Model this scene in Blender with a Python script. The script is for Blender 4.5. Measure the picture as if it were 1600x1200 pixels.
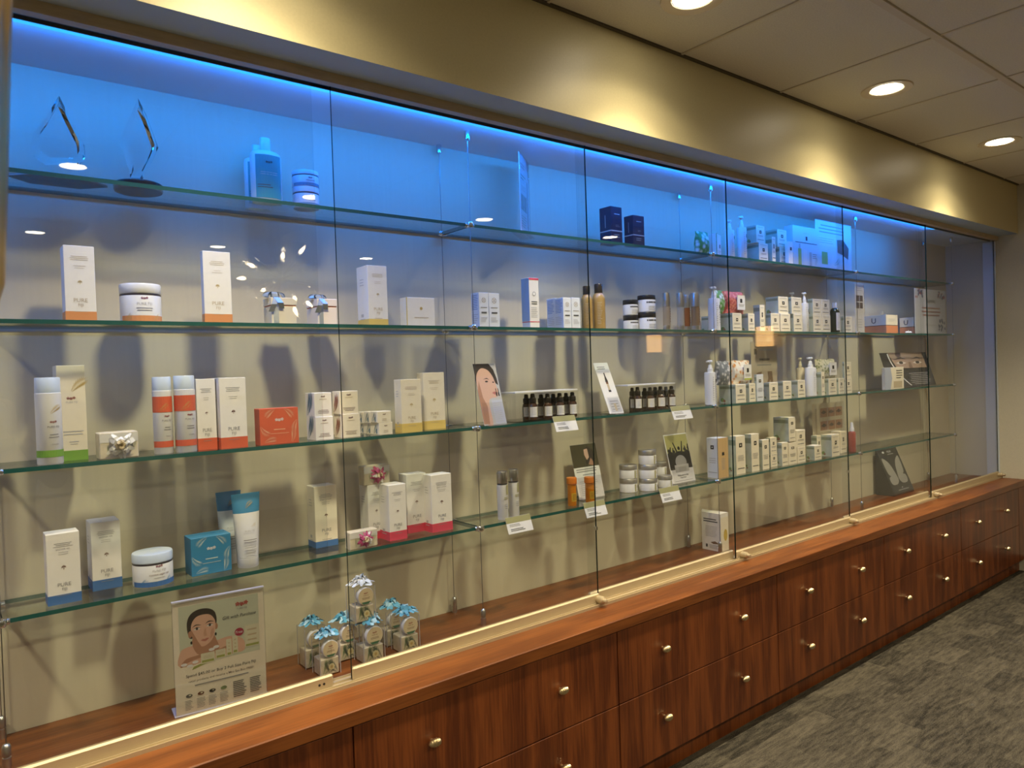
import bpy, bmesh, math, random
from mathutils import Vector, Matrix
random.seed(7)
SC = bpy.context.scene
COL = SC.collection
for o in list(bpy.data.objects): bpy.data.objects.remove(o)

# ------------------------------------------------------------------ camera
FPX = 1125.36                       # focal length in pixels of the 1600 x 1200 frame
CX, CY, CZ = -0.1116, -2.0049, 1.3723
YAW, PITCH, ROLL = 0.6671, -0.0176, -0.0325
FW = Vector((math.sin(YAW)*math.cos(PITCH), math.cos(YAW)*math.cos(PITCH), math.sin(PITCH)))
_r = Vector((math.cos(YAW), -math.sin(YAW), 0)); _u = _r.cross(FW)
RT = _r*math.cos(ROLL) + _u*math.sin(ROLL)
UP = -_r*math.sin(ROLL) + _u*math.cos(ROLL)
cam = bpy.data.cameras.new('camera'); cam_o = bpy.data.objects.new('camera', cam); COL.objects.link(cam_o)
m3 = Matrix((RT, UP, -FW)).transposed()
cam_o.matrix_world = Matrix.Translation((CX, CY, CZ)) @ m3.to_4x4()
cam.sensor_fit = 'HORIZONTAL'; cam.sensor_width = 36; cam.lens = FPX/1600*36; cam.clip_start = 0.02
cam.dof.use_dof = True; cam.dof.focus_distance = 2.3; cam.dof.aperture_fstop = 9.0
SC.camera = cam_o

# ------------------------------------------------------------------ world, exposure
SC.view_settings.view_transform = 'Standard'; SC.view_settings.look = 'None'
SC.view_settings.gamma = 1; SC.view_settings.use_curve_mapping = False
SC.view_settings.exposure = 1.15
W = bpy.data.worlds.new('world'); SC.world = W; W.use_nodes = True
W.node_tree.nodes['Background'].inputs[0].default_value = (.9, .85, .8, 1)
W.node_tree.nodes['Background'].inputs[1].default_value = 0.02
SC.cycles.transparent_max_bounces = 28
SC.cycles.max_bounces = 6; SC.cycles.diffuse_bounces = 3; SC.cycles.glossy_bounces = 3; SC.cycles.transmission_bounces = 6
SC.cycles.adaptive_threshold = .02
SC.cycles.sample_clamp_indirect = 60.0

# key dimensions (metres); back wall of the niche is y = 0, the room lies at negative y
YSH, YGL, YSOF, YCT = -0.173, -0.2735, -0.420, -0.4372
ZCEIL, ZSOF, ZHEAD = 2.440, 2.1352, 2.1175
Z1, Z2, Z3, Z4, ZD = 1.8334, 1.5161, 1.2028, 0.8910, 0.5847
ZNOSE, ZMID, ZBOT = 0.5474, 0.3149, 0.0851
XL, XE, YB = -2.3, 5.2278, -5.6
XT0, TILE = 1.916, 0.6096
CAB = [-0.0381 + 1.2202*k for k in range(5)]            # cable positions
ZS = {1: Z1, 2: Z2, 3: Z3, 4: Z4, 5: ZD}
WARM = (1.0, 0.85, 0.57)
WIDE_W, BEAM_W, LED_W = 5.4, 38.0, 10.0

def area_light(name, loc, rot, sx, sy, power, color):
    l = bpy.data.lights.new(name, 'AREA'); l.shape = 'RECTANGLE'; l.size = sx; l.size_y = sy
    l.energy = power; l.color = color
    o = bpy.data.objects.new(name, l); COL.objects.link(o); o.location = loc; o.rotation_euler = rot
    return o
# blue LED strip behind the header, lighting the top of the niche
area_light('led_strip_light', (1.65, -0.246, 2.1085), (math.radians(34), 0, 0), 5.5, .012, LED_W, (0.0, 0.205, 1.0))
def spot_light(x, y, power, cone, blend):
    l = bpy.data.lights.new('downlight_beam', 'SPOT'); l.energy = power; l.color = WARM
    l.spot_size = math.radians(cone); l.spot_blend = blend; l.shadow_soft_size = .065
    o = bpy.data.objects.new('downlight_beam', l); COL.objects.link(o); o.location = (x, y, ZCEIL-.012)
    return o
ROWS = [(-0.69, [-0.80, 0.42, 1.64, 2.86, 4.08]), (-2.65, [-0.80, 0.42, 1.64, 2.90, 4.20]), (-4.53, [-0.80, 0.42, 1.64, 2.94])]
for _y, _xs in ROWS:
    for _x in _xs:                     # a strong soft-edged beam; the row by the case also spills wide on the soffit
        spot_light(_x, _y, BEAM_W*(2.0 if _y > -1 else .9 if _y > -3 else .35), 108, 1.0)
        spot_light(_x, _y, WIDE_W*(1 if _y > -1 else 5.0 if _y > -3 else .5), 142, .45)

# ------------------------------------------------------------------ pixel helpers (frame 1600 x 1200)
def ray(u, v): return RT*((u-800)/FPX) - UP*((v-600)/FPX) + FW
def hit_z(u, v, z):
    d = ray(u, v); t = (z-CZ)/d.z; return CX+d.x*t, CY+d.y*t
def xa(u, y, z):
    a = u-800; dy, dz = y-CY, z-CZ
    return CX + (a*(FW.y*dy+FW.z*dz) - FPX*(RT.y*dy+RT.z*dz))/(FPX*RT.x-a*FW.x)
def ya(u, x, z):
    a = u-800; dx, dz = x-CX, z-CZ
    return CY + (a*(FW.x*dx+FW.z*dz) - FPX*(RT.x*dx+RT.z*dz))/(FPX*RT.y-a*FW.y)
def za(v, x, y):
    a = 600-v; dx, dy = x-CX, y-CY
    return CZ + (a*(FW.x*dx+FW.y*dy) - FPX*(UP.x*dx+UP.y*dy))/(FPX*UP.z-a*FW.z)

# ------------------------------------------------------------------ materials
MATS = {}
def mat(name, color=(.8, .8, .8), rough=.5, metal=0., noise=0., scale=40., bump=0., coat=0., emit=0., trans=0., stretch=None, color2=None, spec=None):
    if name in MATS: return MATS[name]
    m = bpy.data.materials.new(name); m.use_nodes = True; nt = m.node_tree; b = nt.nodes['Principled BSDF']
    b.inputs['Base Color'].default_value = (*color, 1); b.inputs['Roughness'].default_value = rough
    b.inputs['Metallic'].default_value = metal; b.inputs['Coat Weight'].default_value = coat
    if spec is not None: b.inputs['Specular IOR Level'].default_value = spec
    if trans: b.inputs['Transmission Weight'].default_value = trans
    if emit:
        b.inputs['Emission Color'].default_value = (*color, 1); b.inputs['Emission Strength'].default_value = emit
    if noise or bump or color2:
        tc = nt.nodes.new('ShaderNodeTexCoord'); mp = nt.nodes.new('ShaderNodeMapping')
        nt.links.new(tc.outputs['Object'], mp.inputs[0])
        if stretch: mp.inputs['Scale'].default_value = stretch
        n = nt.nodes.new('ShaderNodeTexNoise'); n.inputs['Scale'].default_value = scale; n.inputs['Detail'].default_value = 5
        nt.links.new(mp.outputs[0], n.inputs['Vector'])
        if noise or color2:
            r = nt.nodes.new('ShaderNodeValToRGB'); r.color_ramp.elements[0].position = .3; r.color_ramp.elements[1].position = .7
            c2 = color2 or tuple(min(1, c*(1+noise)) for c in color); c1 = color if color2 else tuple(c*(1-noise) for c in color)
            r.color_ramp.elements[0].color = (*c1, 1); r.color_ramp.elements[1].color = (*c2, 1)
            nt.links.new(n.outputs['Fac'], r.inputs[0]); nt.links.new(r.outputs[0], b.inputs['Base Color'])
        if bump:
            bp = nt.nodes.new('ShaderNodeBump'); bp.inputs['Strength'].default_value = bump; bp.inputs['Distance'].default_value = .004
            nt.links.new(n.outputs['Fac'], bp.inputs['Height']); nt.links.new(bp.outputs[0], b.inputs['Normal'])
    MATS[name] = m; return m

def arch_glass(name, tint=(1, 1, 1), f0=.045, rough=0.):
    """clear sheet: light goes straight through, each face mirrors by Schlick's law"""
    if name in MATS: return MATS[name]
    m = bpy.data.materials.new(name); m.use_nodes = True; nt = m.node_tree; nt.nodes.clear()
    out = nt.nodes.new('ShaderNodeOutputMaterial'); mix = nt.nodes.new('ShaderNodeMixShader')
    t = nt.nodes.new('ShaderNodeBsdfTransparent'); t.inputs[0].default_value = (*tint, 1)
    g = nt.nodes.new('ShaderNodeBsdfGlossy'); g.inputs['Roughness'].default_value = rough
    lw = nt.nodes.new('ShaderNodeLayerWeight'); lw.inputs[0].default_value = .5
    p = nt.nodes.new('ShaderNodeMath'); p.operation = 'POWER'; p.inputs[1].default_value = 5
    s = nt.nodes.new('ShaderNodeMath'); s.operation = 'MULTIPLY_ADD'; s.inputs[1].default_value = 1-f0; s.inputs[2].default_value = f0
    nt.links.new(lw.outputs['Facing'], p.inputs[0]); nt.links.new(p.outputs[0], s.inputs[0]); nt.links.new(s.outputs[0], mix.inputs[0])
    nt.links.new(t.outputs[0], mix.inputs[1]); nt.links.new(g.outputs[0], mix.inputs[2]); nt.links.new(mix.outputs[0], out.inputs[0])
    MATS[name] = m; return m

def wood(name, vertical, dark, light):
    if name in MATS: return MATS[name]
    m = bpy.data.materials.new(name); m.use_nodes = True; nt = m.node_tree; b = nt.nodes['Principled BSDF']
    tc = nt.nodes.new('ShaderNodeTexCoord'); mp = nt.nodes.new('ShaderNodeMapping'); nt.links.new(tc.outputs['Object'], mp.inputs[0])
    mp.inputs['Scale'].default_value = (7, 7, .9) if vertical else (.9, 7, 7)
    n1 = nt.nodes.new('ShaderNodeTexNoise'); n1.inputs['Scale'].default_value = 1.3; n1.inputs['Detail'].default_value = 2
    nt.links.new(mp.outputs[0], n1.inputs['Vector'])
    wv = nt.nodes.new('ShaderNodeMath'); wv.operation = 'MULTIPLY'; wv.inputs[1].default_value = 26
    nt.links.new(n1.outputs['Fac'], wv.inputs[0])
    fr = nt.nodes.new('ShaderNodeMath'); fr.operation = 'SINE'; nt.links.new(wv.outputs[0], fr.inputs[0])
    mp2 = nt.nodes.new('ShaderNodeMapping'); nt.links.new(tc.outputs['Object'], mp2.inputs[0])
    mp2.inputs['Scale'].default_value = (90, 90, 4) if vertical else (4, 90, 90)
    n2 = nt.nodes.new('ShaderNodeTexNoise'); n2.inputs['Scale'].default_value = 2; n2.inputs['Detail'].default_value = 6
    nt.links.new(mp2.outputs[0], n2.inputs['Vector'])
    ad = nt.nodes.new('ShaderNodeMath'); ad.operation = 'MULTIPLY_ADD'; ad.inputs[1].default_value = .16
    nt.links.new(fr.outputs[0], ad.inputs[0]); nt.links.new(n2.outputs['Fac'], ad.inputs[2])
    r = nt.nodes.new('ShaderNodeValToRGB'); r.color_ramp.elements[0].position = .28; r.color_ramp.elements[1].position = .75
    r.color_ramp.elements[0].color = (*dark, 1); r.color_ramp.elements[1].color = (*light, 1)
    nt.links.new(ad.outputs[0], r.inputs[0]); nt.links.new(r.outputs[0], b.inputs['Base Color'])
    b.inputs['Roughness'].default_value = .38
    MATS[name] = m; return m

def carpet_mat():
    m = bpy.data.materials.new('carpet'); m.use_nodes = True; nt = m.node_tree; b = nt.nodes['Principled BSDF']
    tc = nt.nodes.new('ShaderNodeTexCoord')
    br = nt.nodes.new('ShaderNodeTexBrick'); br.inputs['Scale'].default_value = 1
    br.inputs['Brick Width'].default_value = .23; br.inputs['Row Height'].default_value = .085; br.inputs['Mortar Size'].default_value = 0
    br.inputs['Color1'].default_value = (0, 0, 0, 1); br.inputs['Color2'].default_value = (1, 1, 1, 1); br.offset = .37
    nt.links.new(tc.outputs['Object'], br.inputs['Vector'])
    mp = nt.nodes.new('ShaderNodeMapping'); mp.inputs['Scale'].default_value = (5, 26, 1); nt.links.new(tc.outputs['Object'], mp.inputs[0])
    n = nt.nodes.new('ShaderNodeTexNoise'); n.inputs['Scale'].default_value = 2.2; n.inputs['Detail'].default_value = 8; n.inputs['Roughness'].default_value = .75
    nt.links.new(mp.outputs[0], n.inputs['Vector'])
    n2 = nt.nodes.new('ShaderNodeTexNoise'); n2.inputs['Scale'].default_value = 260; n2.inputs['Detail'].default_value = 3
    nt.links.new(tc.outputs['Object'], n2.inputs['Vector'])
    a = nt.nodes.new('ShaderNodeMath'); a.operation = 'MULTIPLY_ADD'; a.inputs[1].default_value = .15
    nt.links.new(br.outputs['Color'], a.inputs[0]); nt.links.new(n.outputs['Fac'], a.inputs[2])
    a2 = nt.nodes.new('ShaderNodeMath'); a2.operation = 'MULTIPLY_ADD'; a2.inputs[1].default_value = .5
    nt.links.new(n2.outputs['Fac'], a2.inputs[0]); nt.links.new(a.outputs[0], a2.inputs[2])
    r = nt.nodes.new('ShaderNodeValToRGB'); r.color_ramp.elements[0].position = .66; r.color_ramp.elements[1].position = 1.0
    r.color_ramp.elements[0].color = (.022, .020, .017, 1); r.color_ramp.elements[1].color = (.105, .092, .070, 1)
    nt.links.new(a2.outputs[0], r.inputs[0]); nt.links.new(r.outputs[0], b.inputs['Base Color'])
    b.inputs['Roughness'].default_value = .95; b.inputs['Specular IOR Level'].default_value = .1
    bp = nt.nodes.new('ShaderNodeBump'); bp.inputs['Strength'].default_value = .6; bp.inputs['Distance'].default_value = .006
    nt.links.new(n2.outputs['Fac'], bp.inputs['Height']); nt.links.new(bp.outputs[0], b.inputs['Normal'])
    MATS['carpet'] = m; return m

# ------------------------------------------------------------------ mesh builder
class MB:
    def __init__(s): s.v = []; s.f = []; s.m = []; s.mats = []
    def mi(s, m):
        if m not in s.mats: s.mats.append(m)
        return s.mats.index(m)
    def face(s, pts, m):
        i = len(s.v); s.v += [tuple(p) for p in pts]; s.f.append(tuple(range(i, i+len(pts)))); s.m.append(s.mi(m)); return s
    def box(s, x0, x1, y0, y1, z0, z1, m, c=0.):
        if c <= 0:
            i = len(s.v); k = s.mi(m)
            s.v += [(x, y, z) for z in (z0, z1) for y in (y0, y1) for x in (x0, x1)]
            for q in ((0, 2, 3, 1), (4, 5, 7, 6), (0, 1, 5, 4), (2, 6, 7, 3), (0, 4, 6, 2), (1, 3, 7, 5)):
                s.f.append(tuple(i+a for a in q)); s.m.append(k)
            return s
        # chamfered box: three nested corner sets
        k = s.mi(m); i = len(s.v); P = {}
        for sx, X in ((-1, x0), (1, x1)):
            for sy, Y in ((-1, y0), (1, y1)):
                for sz, Z in ((-1, z0), (1, z1)):
                    for ax in range(3):
                        p = [X, Y, Z]
                        for a, sg in ((0, sx), (1, sy), (2, sz)):
                            if a != ax: p[a] -= sg*c
                        P[(sx, sy, sz, ax)] = len(s.v); s.v.append(tuple(p))
        def add(q):
            pts = [Vector(s.v[a]) for a in q]; n = (pts[1]-pts[0]).cross(pts[2]-pts[0]); ctr = Vector(((x0+x1)/2, (y0+y1)/2, (z0+z1)/2))
            mid = sum(pts, Vector())/len(pts)
            if n.dot(mid-ctr) < 0: q = q[::-1]
            s.f.append(tuple(q)); s.m.append(k)
        for ax in range(3):
            o = [a for a in range(3) if a != ax]
            for sg in (-1, 1):
                q = []
                for a, b in ((-1, -1), (1, -1), (1, 1), (-1, 1)):
                    t = [0, 0, 0]; t[ax] = sg; t[o[0]] = a; t[o[1]] = b; q.append(P[(*t, ax)])
                add(q)
            for a in (-1, 1):
                for b in (-1, 1):
                    q = []
                    for e, axx in ((-1, o[0]), (1, o[0]), (1, o[1]), (-1, o[1])):
                        t = [0, 0, 0]; t[ax] = e; t[o[0]] = a; t[o[1]] = b; q.append(P[(*t, axx)])
                    add(q)
        for sx in (-1, 1):
            for sy in (-1, 1):
                for sz in (-1, 1): add([P[(sx, sy, sz, a)] for a in range(3)])
        return s
    def lathe(s, prof, m, n=20, cx=0, cy=0, cz=0, axis='z', sx=1., sy=1., cap0=True, cap1=True):
        """prof: (radius, height[, material]) from bottom to top"""
        i = len(s.v)
        for p in prof:
            for k in range(n):
                a = 2*math.pi*k/n; x, y, z = p[0]*math.cos(a)*sx, p[0]*math.sin(a)*sy, p[1]
                if axis == 'y': x, y, z = x, -z, y
                if axis == 'x': x, y, z = z, x, y
                s.v.append((cx+x, cy+y, cz+z))
        for j in range(len(prof)-1):
            k2 = s.mi(prof[j][2] if len(prof[j]) > 2 else m)
            for k in range(n):
                a, b = i+j*n+k, i+j*n+(k+1) % n
                s.f.append((a, b, b+n, a+n)); s.m.append(k2)
        if cap0 and prof[0][0] > 1e-6: s.f.append(tuple(i+k for k in range(n))[::-1]); s.m.append(s.mi(prof[0][2] if len(prof[0]) > 2 else m))
        if cap1 and prof[-1][0] > 1e-6:
            j = len(prof)-1; s.f.append(tuple(i+j*n+k for k in range(n))); s.m.append(s.mi(prof[-2][2] if len(prof[-2]) > 2 else m))
        return s
    def tube(s, pts, r, m, n=8):
        pts = [Vector(p) for p in pts]; i = len(s.v); k2 = s.mi(m); L = len(pts)
        for j, p in enumerate(pts):
            d = (pts[min(j+1, L-1)]-pts[max(j-1, 0)]).normalized()
            a = d.orthogonal().normalized() if j == 0 else (a - d*a.dot(d)).normalized()
            b = d.cross(a); rr = r[j] if isinstance(r, (list, tuple)) else r
            for k in range(n):
                t = 2*math.pi*k/n; s.v.append(tuple(p+a*(rr*math.cos(t))+b*(rr*math.sin(t))))
        for j in range(L-1):
            for k in range(n):
                a_, b_ = i+j*n+k, i+j*n+(k+1) % n
                s.f.append((a_, b_, b_+n, a_+n)); s.m.append(k2)
        s.f.append(tuple(i+k for k in range(n))[::-1]); s.f.append(tuple(i+(L-1)*n+k for k in range(n))); s.m += [k2, k2]
        return s
    def prism(s, poly, y0, y1, m, mapf=None):
        """poly in (x, z), extruded from y0 to y1 (front y0)"""
        i = len(s.v); n = len(poly); k2 = s.mi(m)
        ar = sum(poly[a][0]*poly[(a+1) % n][1]-poly[(a+1) % n][0]*poly[a][1] for a in range(n))
        if ar < 0: poly = poly[::-1]
        s.v += [(x, y0, z) for x, z in poly] + [(x, y1, z) for x, z in poly]
        s.f.append(tuple(range(i, i+n))); s.f.append(tuple(range(i+2*n-1, i+n-1, -1))); s.m += [k2, k2]
        for a in range(n):
            b = (a+1) % n; s.f.append((i+b, i+a, i+n+a, i+n+b)); s.m.append(k2)
        return s
    def xform(s, M, start=0):
        for i in range(start, len(s.v)): s.v[i] = tuple(M @ Vector(s.v[i]))
        return s
    def mesh(s, name, smooth=None):
        me = bpy.data.meshes.new(name); me.from_pydata(s.v, [], s.f)
        for m in s.mats: me.materials.append(m)
        me.polygons.foreach_set('material_index', s.m)
        if smooth is not None:
            me.polygons.foreach_set('use_smooth', [True]*len(s.f)); me.set_sharp_from_angle(angle=math.radians(smooth))
        me.update(); return me
    def build(s, name, parent=None, smooth=None):
        o = bpy.data.objects.new(name, s.mesh(name, smooth)); COL.objects.link(o)
        if parent is not None: o.parent = parent
        return o

def tag(o, label, cat, group=None, kind=None):
    o['label'] = label; o['category'] = cat
    if group: o['group'] = group
    if kind: o['kind'] = kind
    return o
def struct(o, label=None, cat=None):
    o['kind'] = 'structure'
    if label: o['label'] = label
    if cat: o['category'] = cat
    return o
def empty(name, loc=(0, 0, 0), rz=0.):
    o = bpy.data.objects.new(name, None); COL.objects.link(o); o.location = loc; o.rotation_euler = (0, 0, rz); o.empty_display_size = .05
    return o
def inst(name, me, parent, loc=(0, 0, 0), rz=0.):
    o = bpy.data.objects.new(name, me); COL.objects.link(o); o.location = loc; o.rotation_euler = (0, 0, rz)
    if parent is not None: o.parent = parent
    return o
def copy_tree(o, parent=None):
    c = o.copy(); COL.objects.link(c)
    if parent is not None: c.parent = parent
    for ch in list(o.children): copy_tree(ch, c)
    return c

# ------------------------------------------------------------------ flat print: 2D shapes laid on a face
TEXT = {}
def text2d(body, bold=0.):
    key = (body, bold)
    if key not in TEXT:
        cu = bpy.data.curves.new('t', 'FONT'); cu.body = body; cu.size = 1; cu.resolution_u = 2; cu.offset = bold
        ob = bpy.data.objects.new('t', cu); COL.objects.link(ob)
        dg = bpy.context.evaluated_depsgraph_get(); me = bpy.data.meshes.new_from_object(ob.evaluated_get(dg))
        vs = [(v.co.x, v.co.y) for v in me.vertices]; fs = [tuple(p.vertices) for p in me.polygons]
        bpy.data.objects.remove(ob); bpy.data.curves.remove(cu); bpy.data.meshes.remove(me)
        x0 = min(v[0] for v in vs); x1 = max(v[0] for v in vs); y0 = min(v[1] for v in vs); y1 = max(v[1] for v in vs)
        TEXT[key] = ([((v[0]-(x0+x1)/2), (v[1]-(y0+y1)/2)) for v in vs], fs, x1-x0, y1-y0)
    return TEXT[key]
class Sheet:
    """2D print in metres; origin at the lower centre of the face"""
    def __init__(s): s.items = []; s.layer = 0
    def poly(s, pts, m, up=True):
        if up: s.layer += 1
        s.items.append(([tuple(p) for p in pts], [tuple(range(len(pts)))], m, s.layer)); return s
    def blob(s, pts, m, k=4):
        """closed outline rounded by a Catmull-Rom curve"""
        n = len(pts); out = []
        for i in range(n):
            a, b, c, d = pts[i-1], pts[i], pts[(i+1) % n], pts[(i+2) % n]
            for j in range(k):
                t = j/k
                out.append(tuple(.5*(2*b[q]+(c[q]-a[q])*t+(2*a[q]-5*b[q]+4*c[q]-d[q])*t*t+(3*b[q]-a[q]-3*c[q]+d[q])*t**3) for q in (0, 1)))
        return s.poly(out, m)
    def palm(s, x, z, r, m):
        s.layer += 1
        for k in range(7):
            a = math.pi*k/6; c, q = math.cos(a), math.sin(a)
            P = [(.1, 0), (.6, .16), (1, -.05), (.6, -.10)]
            s.items.append(([(x+r*(c*a_-q*b_), z+r*(q*a_+c*b_)) for a_, b_ in P], [(0, 1, 2, 3)], m, s.layer))
        s.items.append(([(x-r*.1, z-r*.9), (x+r*.1, z-r*.9), (x+r*.06, z), (x-r*.06, z)], [(0, 1, 2, 3)], m, s.layer)); return s
    def rect(s, x0, x1, z0, z1, m, up=True): return s.poly([(x0, z0), (x1, z0), (x1, z1), (x0, z1)], m, up)
    def strip(s, x0, x1, z0, z1, m, n=10):
        """rectangle cut into columns so that it can bend round a cylinder"""
        s.layer += 1; L = s.layer
        for k in range(n):
            a, b = x0+(x1-x0)*k/n, x0+(x1-x0)*(k+1)/n
            s.items.append(([(a, z0), (b, z0), (b, z1), (a, z1)], [(0, 1, 2, 3)], m, L))
        return s
    def disc(s, x, z, r, m, n=14, rz=None):
        return s.poly([(x+r*math.cos(2*math.pi*k/n), z+(rz or r)*math.sin(2*math.pi*k/n)) for k in range(n)], m)
    def text(s, body, x, z, h, m, maxw=None, bold=0., slant=0.):
        vs, fs, w, hh = text2d(body, bold); s.layer += 1; k = h/hh; kx = k
        if maxw and w*k > maxw: kx = maxw/w
        s.items.append(([(x+a*kx+b*k*slant, z+b*k) for a, b in vs], fs, m, s.layer)); return s
    def lines(s, x0, x1, z0, z1, n, m, t=.35, ragged=.35, rnd=None):
        R = random.Random(int((abs(x0)+abs(z1))*1e5) + n); s.layer += 1
        for k in range(n):
            z = z1-(z1-z0)*(k+.5)/n; hh = (z1-z0)/n*t/2; w = (x1-x0)*(1-ragged*R.random()); xs = x0 if rnd is None else (x0+x1)/2-w/2
            vs = []; nc = 5
            for q in range(nc+1): vs += [(xs+w*q/nc, z-hh), (xs+w*q/nc, z+hh)]
            s.items.append((vs, [(2*q, 2*q+2, 2*q+3, 2*q+1) for q in range(nc)], m, s.layer))
        return s
    def flowers(s, x, z, size, m):
        s.layer += 1
        for k, (ox, oz) in enumerate(((-1.05, 0), (0, -.12), (1.05, .1))):
            for p in range(5):
                a = p*1.2566+k*.5+.3; c, q = math.cos(a), math.sin(a); cx, cz = x+ox*size, z+oz*size
                P = [(0, 0), (.42, .2), (.62, 0), (.42, -.2)]
                s.items.append(([(cx+size*(c*a_-q*b_), cz+size*(q*a_+c*b_)) for a_, b_ in P], [(0, 1, 2, 3)], m, s.layer))
        return s
    def frond(s, x, z, L, ang, m, n=9, curl=.5, width=.32):
        s.layer += 1; px, pz, a = x, z, ang; st = L/n
        for k in range(n):
            nx, nz = px+st*math.cos(a), pz+st*math.sin(a); w = L*width*math.sin(math.pi*(k+1)/(n+1))+.06*L
            for sd in (-1, 1):
                b = a+sd*.75; tx, tz = nx+w*math.cos(b), nz+w*math.sin(b); ox, oz = -math.sin(b)*w*.07, math.cos(b)*w*.07
                mx, mz = (px+tx)/2, (pz+tz)/2
                s.items.append(([(px, pz), (mx+ox, mz+oz), (tx, tz), (mx-ox, mz-oz)], [(0, 1, 2, 3)], m, s.layer))
            px, pz = nx, nz; a += curl/n
        return s
    def to(s, fn, name='printing', parent=None, eps=.00003, base=.0004):
        b = MB()
        for vs, fs, m, L in s.items:
            i = len(b.v); b.v += [fn(x, z, base+eps*min(L, 60)) for x, z in vs]; k = b.mi(m)
            for f in fs: b.f.append(tuple(i+a for a in f)); b.m.append(k)
        return b.build(name, parent)
def on_front(d): return lambda x, z, e: (x, -d/2-e, z)
def on_left(w, d): return lambda x, z, e: (-w/2-e, -x, z)
def on_top(h): return lambda x, z, e: (x, z, h+e)
def on_round(r, z0=0., cx=0, cy=0, rot=0.):
    return lambda x, z, e: (cx+(r+e)*math.sin(x/r+rot), cy-(r+e)*math.cos(x/r+rot), z0+z)

# ------------------------------------------------------------------ the setting
m_back = mat('niche_wall', (.64, .57, .42), .75, noise=.02, scale=3.0, stretch=(30, 30, 1.2), bump=.03)
m_wall = mat('wall_paint', (.58, .55, .45), .6, noise=.03, scale=120, bump=.04)
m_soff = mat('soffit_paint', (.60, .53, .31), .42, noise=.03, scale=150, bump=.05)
m_under = mat('soffit_led_tint', (.36, .43, .50), .7)  # blue-grey puts bounced LED light into the underside colour
m_tile = mat('ceiling_tile', (.70, .67, .60), .9, noise=.06, scale=190, bump=.25)
m_grid = mat('ceiling_grid', (.62, .56, .46), .5)
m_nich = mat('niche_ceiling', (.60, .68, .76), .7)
m_strip = mat('header_strip', (.48, .38, .24), .5, noise=.1, scale=12, stretch=(1, 8, 8))
m_dark = mat('dark_channel', (.015, .015, .016), .5)
m_led = mat('led_lens', (.03, .38, 1.0), .4, emit=.7)
m_black = mat('black_vinyl', (.012, .012, .013), .5)
m_brass = mat('brushed_brass', (.72, .60, .38), .3, metal=1., noise=.06, scale=60, stretch=(1, 20, 20))
m_champ = mat('champagne_aluminium', (.56, .47, .32), .58, metal=.7, noise=.04, scale=40, stretch=(1, 30, 30))
m_chrome = mat('satin_chrome', (.72, .74, .76), .16, metal=1.)
m_steel = mat('brushed_steel', (.58, .57, .55), .3, metal=1.)
m_bar = mat('black_bar', (.03, .03, .035), .3, metal=.6)
m_topwood = wood('cherry_counter', False, (.105, .028, .005), (.195, .060, .012))
m_drwood = wood('cherry_front', True, (.085, .018, .003), (.19, .050, .010))
m_pane = arch_glass('pane_glass', (.965, .975, .97), .042)
m_shelf = arch_glass('shelf_glass', (.93, .97, .955), .045)
m_acr = arch_glass('acrylic', (.97, .97, .98), .05)
m_edge = mat('glass_edge', (.022, .105, .092), .25, spec=.25)
m_pedge = mat('pane_edge', (.006, .018, .017), .2, spec=.3)

struct(MB().box(XL-.1, XE+.1, YB-.1, .12, -.06, 0, carpet_mat()).build('floor'), 'dark grey-brown patterned carpet floor')
struct(MB().box(XL-.1, XE+.1, 0, .1, 0, ZCEIL+.1, m_back).build('wall_back'), 'taupe back wall of the display niche')
struct(MB().box(XE, XE+.1, YB, 0, 0, ZCEIL+.1, m_wall).build('wall_right'), 'beige end wall beyond the display case')
struct(MB().box(XL-.1, XL, YB, 0, 0, ZCEIL+.1, m_wall).build('wall_left'), 'beige wall beside the display case')
struct(MB().box(XL-.1, XE+.1, YB-.1, YB, 0, ZCEIL+.1, m_wall).build('wall_front'), 'beige wall across the room, reflected in the glass')
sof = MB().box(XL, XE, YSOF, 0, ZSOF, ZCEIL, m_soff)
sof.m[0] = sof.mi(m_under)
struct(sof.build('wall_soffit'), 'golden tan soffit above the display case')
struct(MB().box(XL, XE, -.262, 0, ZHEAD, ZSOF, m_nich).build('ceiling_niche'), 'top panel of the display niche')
struct(MB().box(XL, XE, -.312, -.288, 2.110, ZSOF, m_strip).build('trim_1'), 'brown header strip above the sliding glass')
tr = MB().box(XL, XE, -.288, -.262, 2.118, ZSOF, m_dark); tr.box(XL, XE, -.288, -.2845, 2.110, 2.118, m_dark).box(XL, XE, -.2655, -.262, 2.110, 2.118, m_dark)
struct(tr.build('trim_2'), 'dark upper glass track under the header')
ls = MB().box(-1.1, 4.4, -.260, -.244, 2.111, ZHEAD, m_led)
tag(ls.build('led_strip'), 'blue glowing light strip along the niche top behind the header', 'light strip')
struct(MB().box(XE-.012, XE, -.296, -.226, ZD, 2.104, mat('jamb_metal', (.66, .74, .86), .35, metal=.15)).build('trim_3', smooth=None), 'pale metal jamb closing the glass at the end wall')
struct(MB().box(XE-.008, XE, YB, YCT, 0, .1, m_black, .002).build('baseboard_right'), 'black vinyl baseboard on the end wall')
struct(MB().box(XL, XE-.01, YB, YB+.008, 0, .1, m_black, .002).build('baseboard_front'), 'black vinyl baseboard across the room')
struct(MB().box(XL, XL+.008, YB+.01, YCT-.02, 0, .1, m_black, .002).build('baseboard_left'), 'black vinyl baseboard on the side wall')

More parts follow.
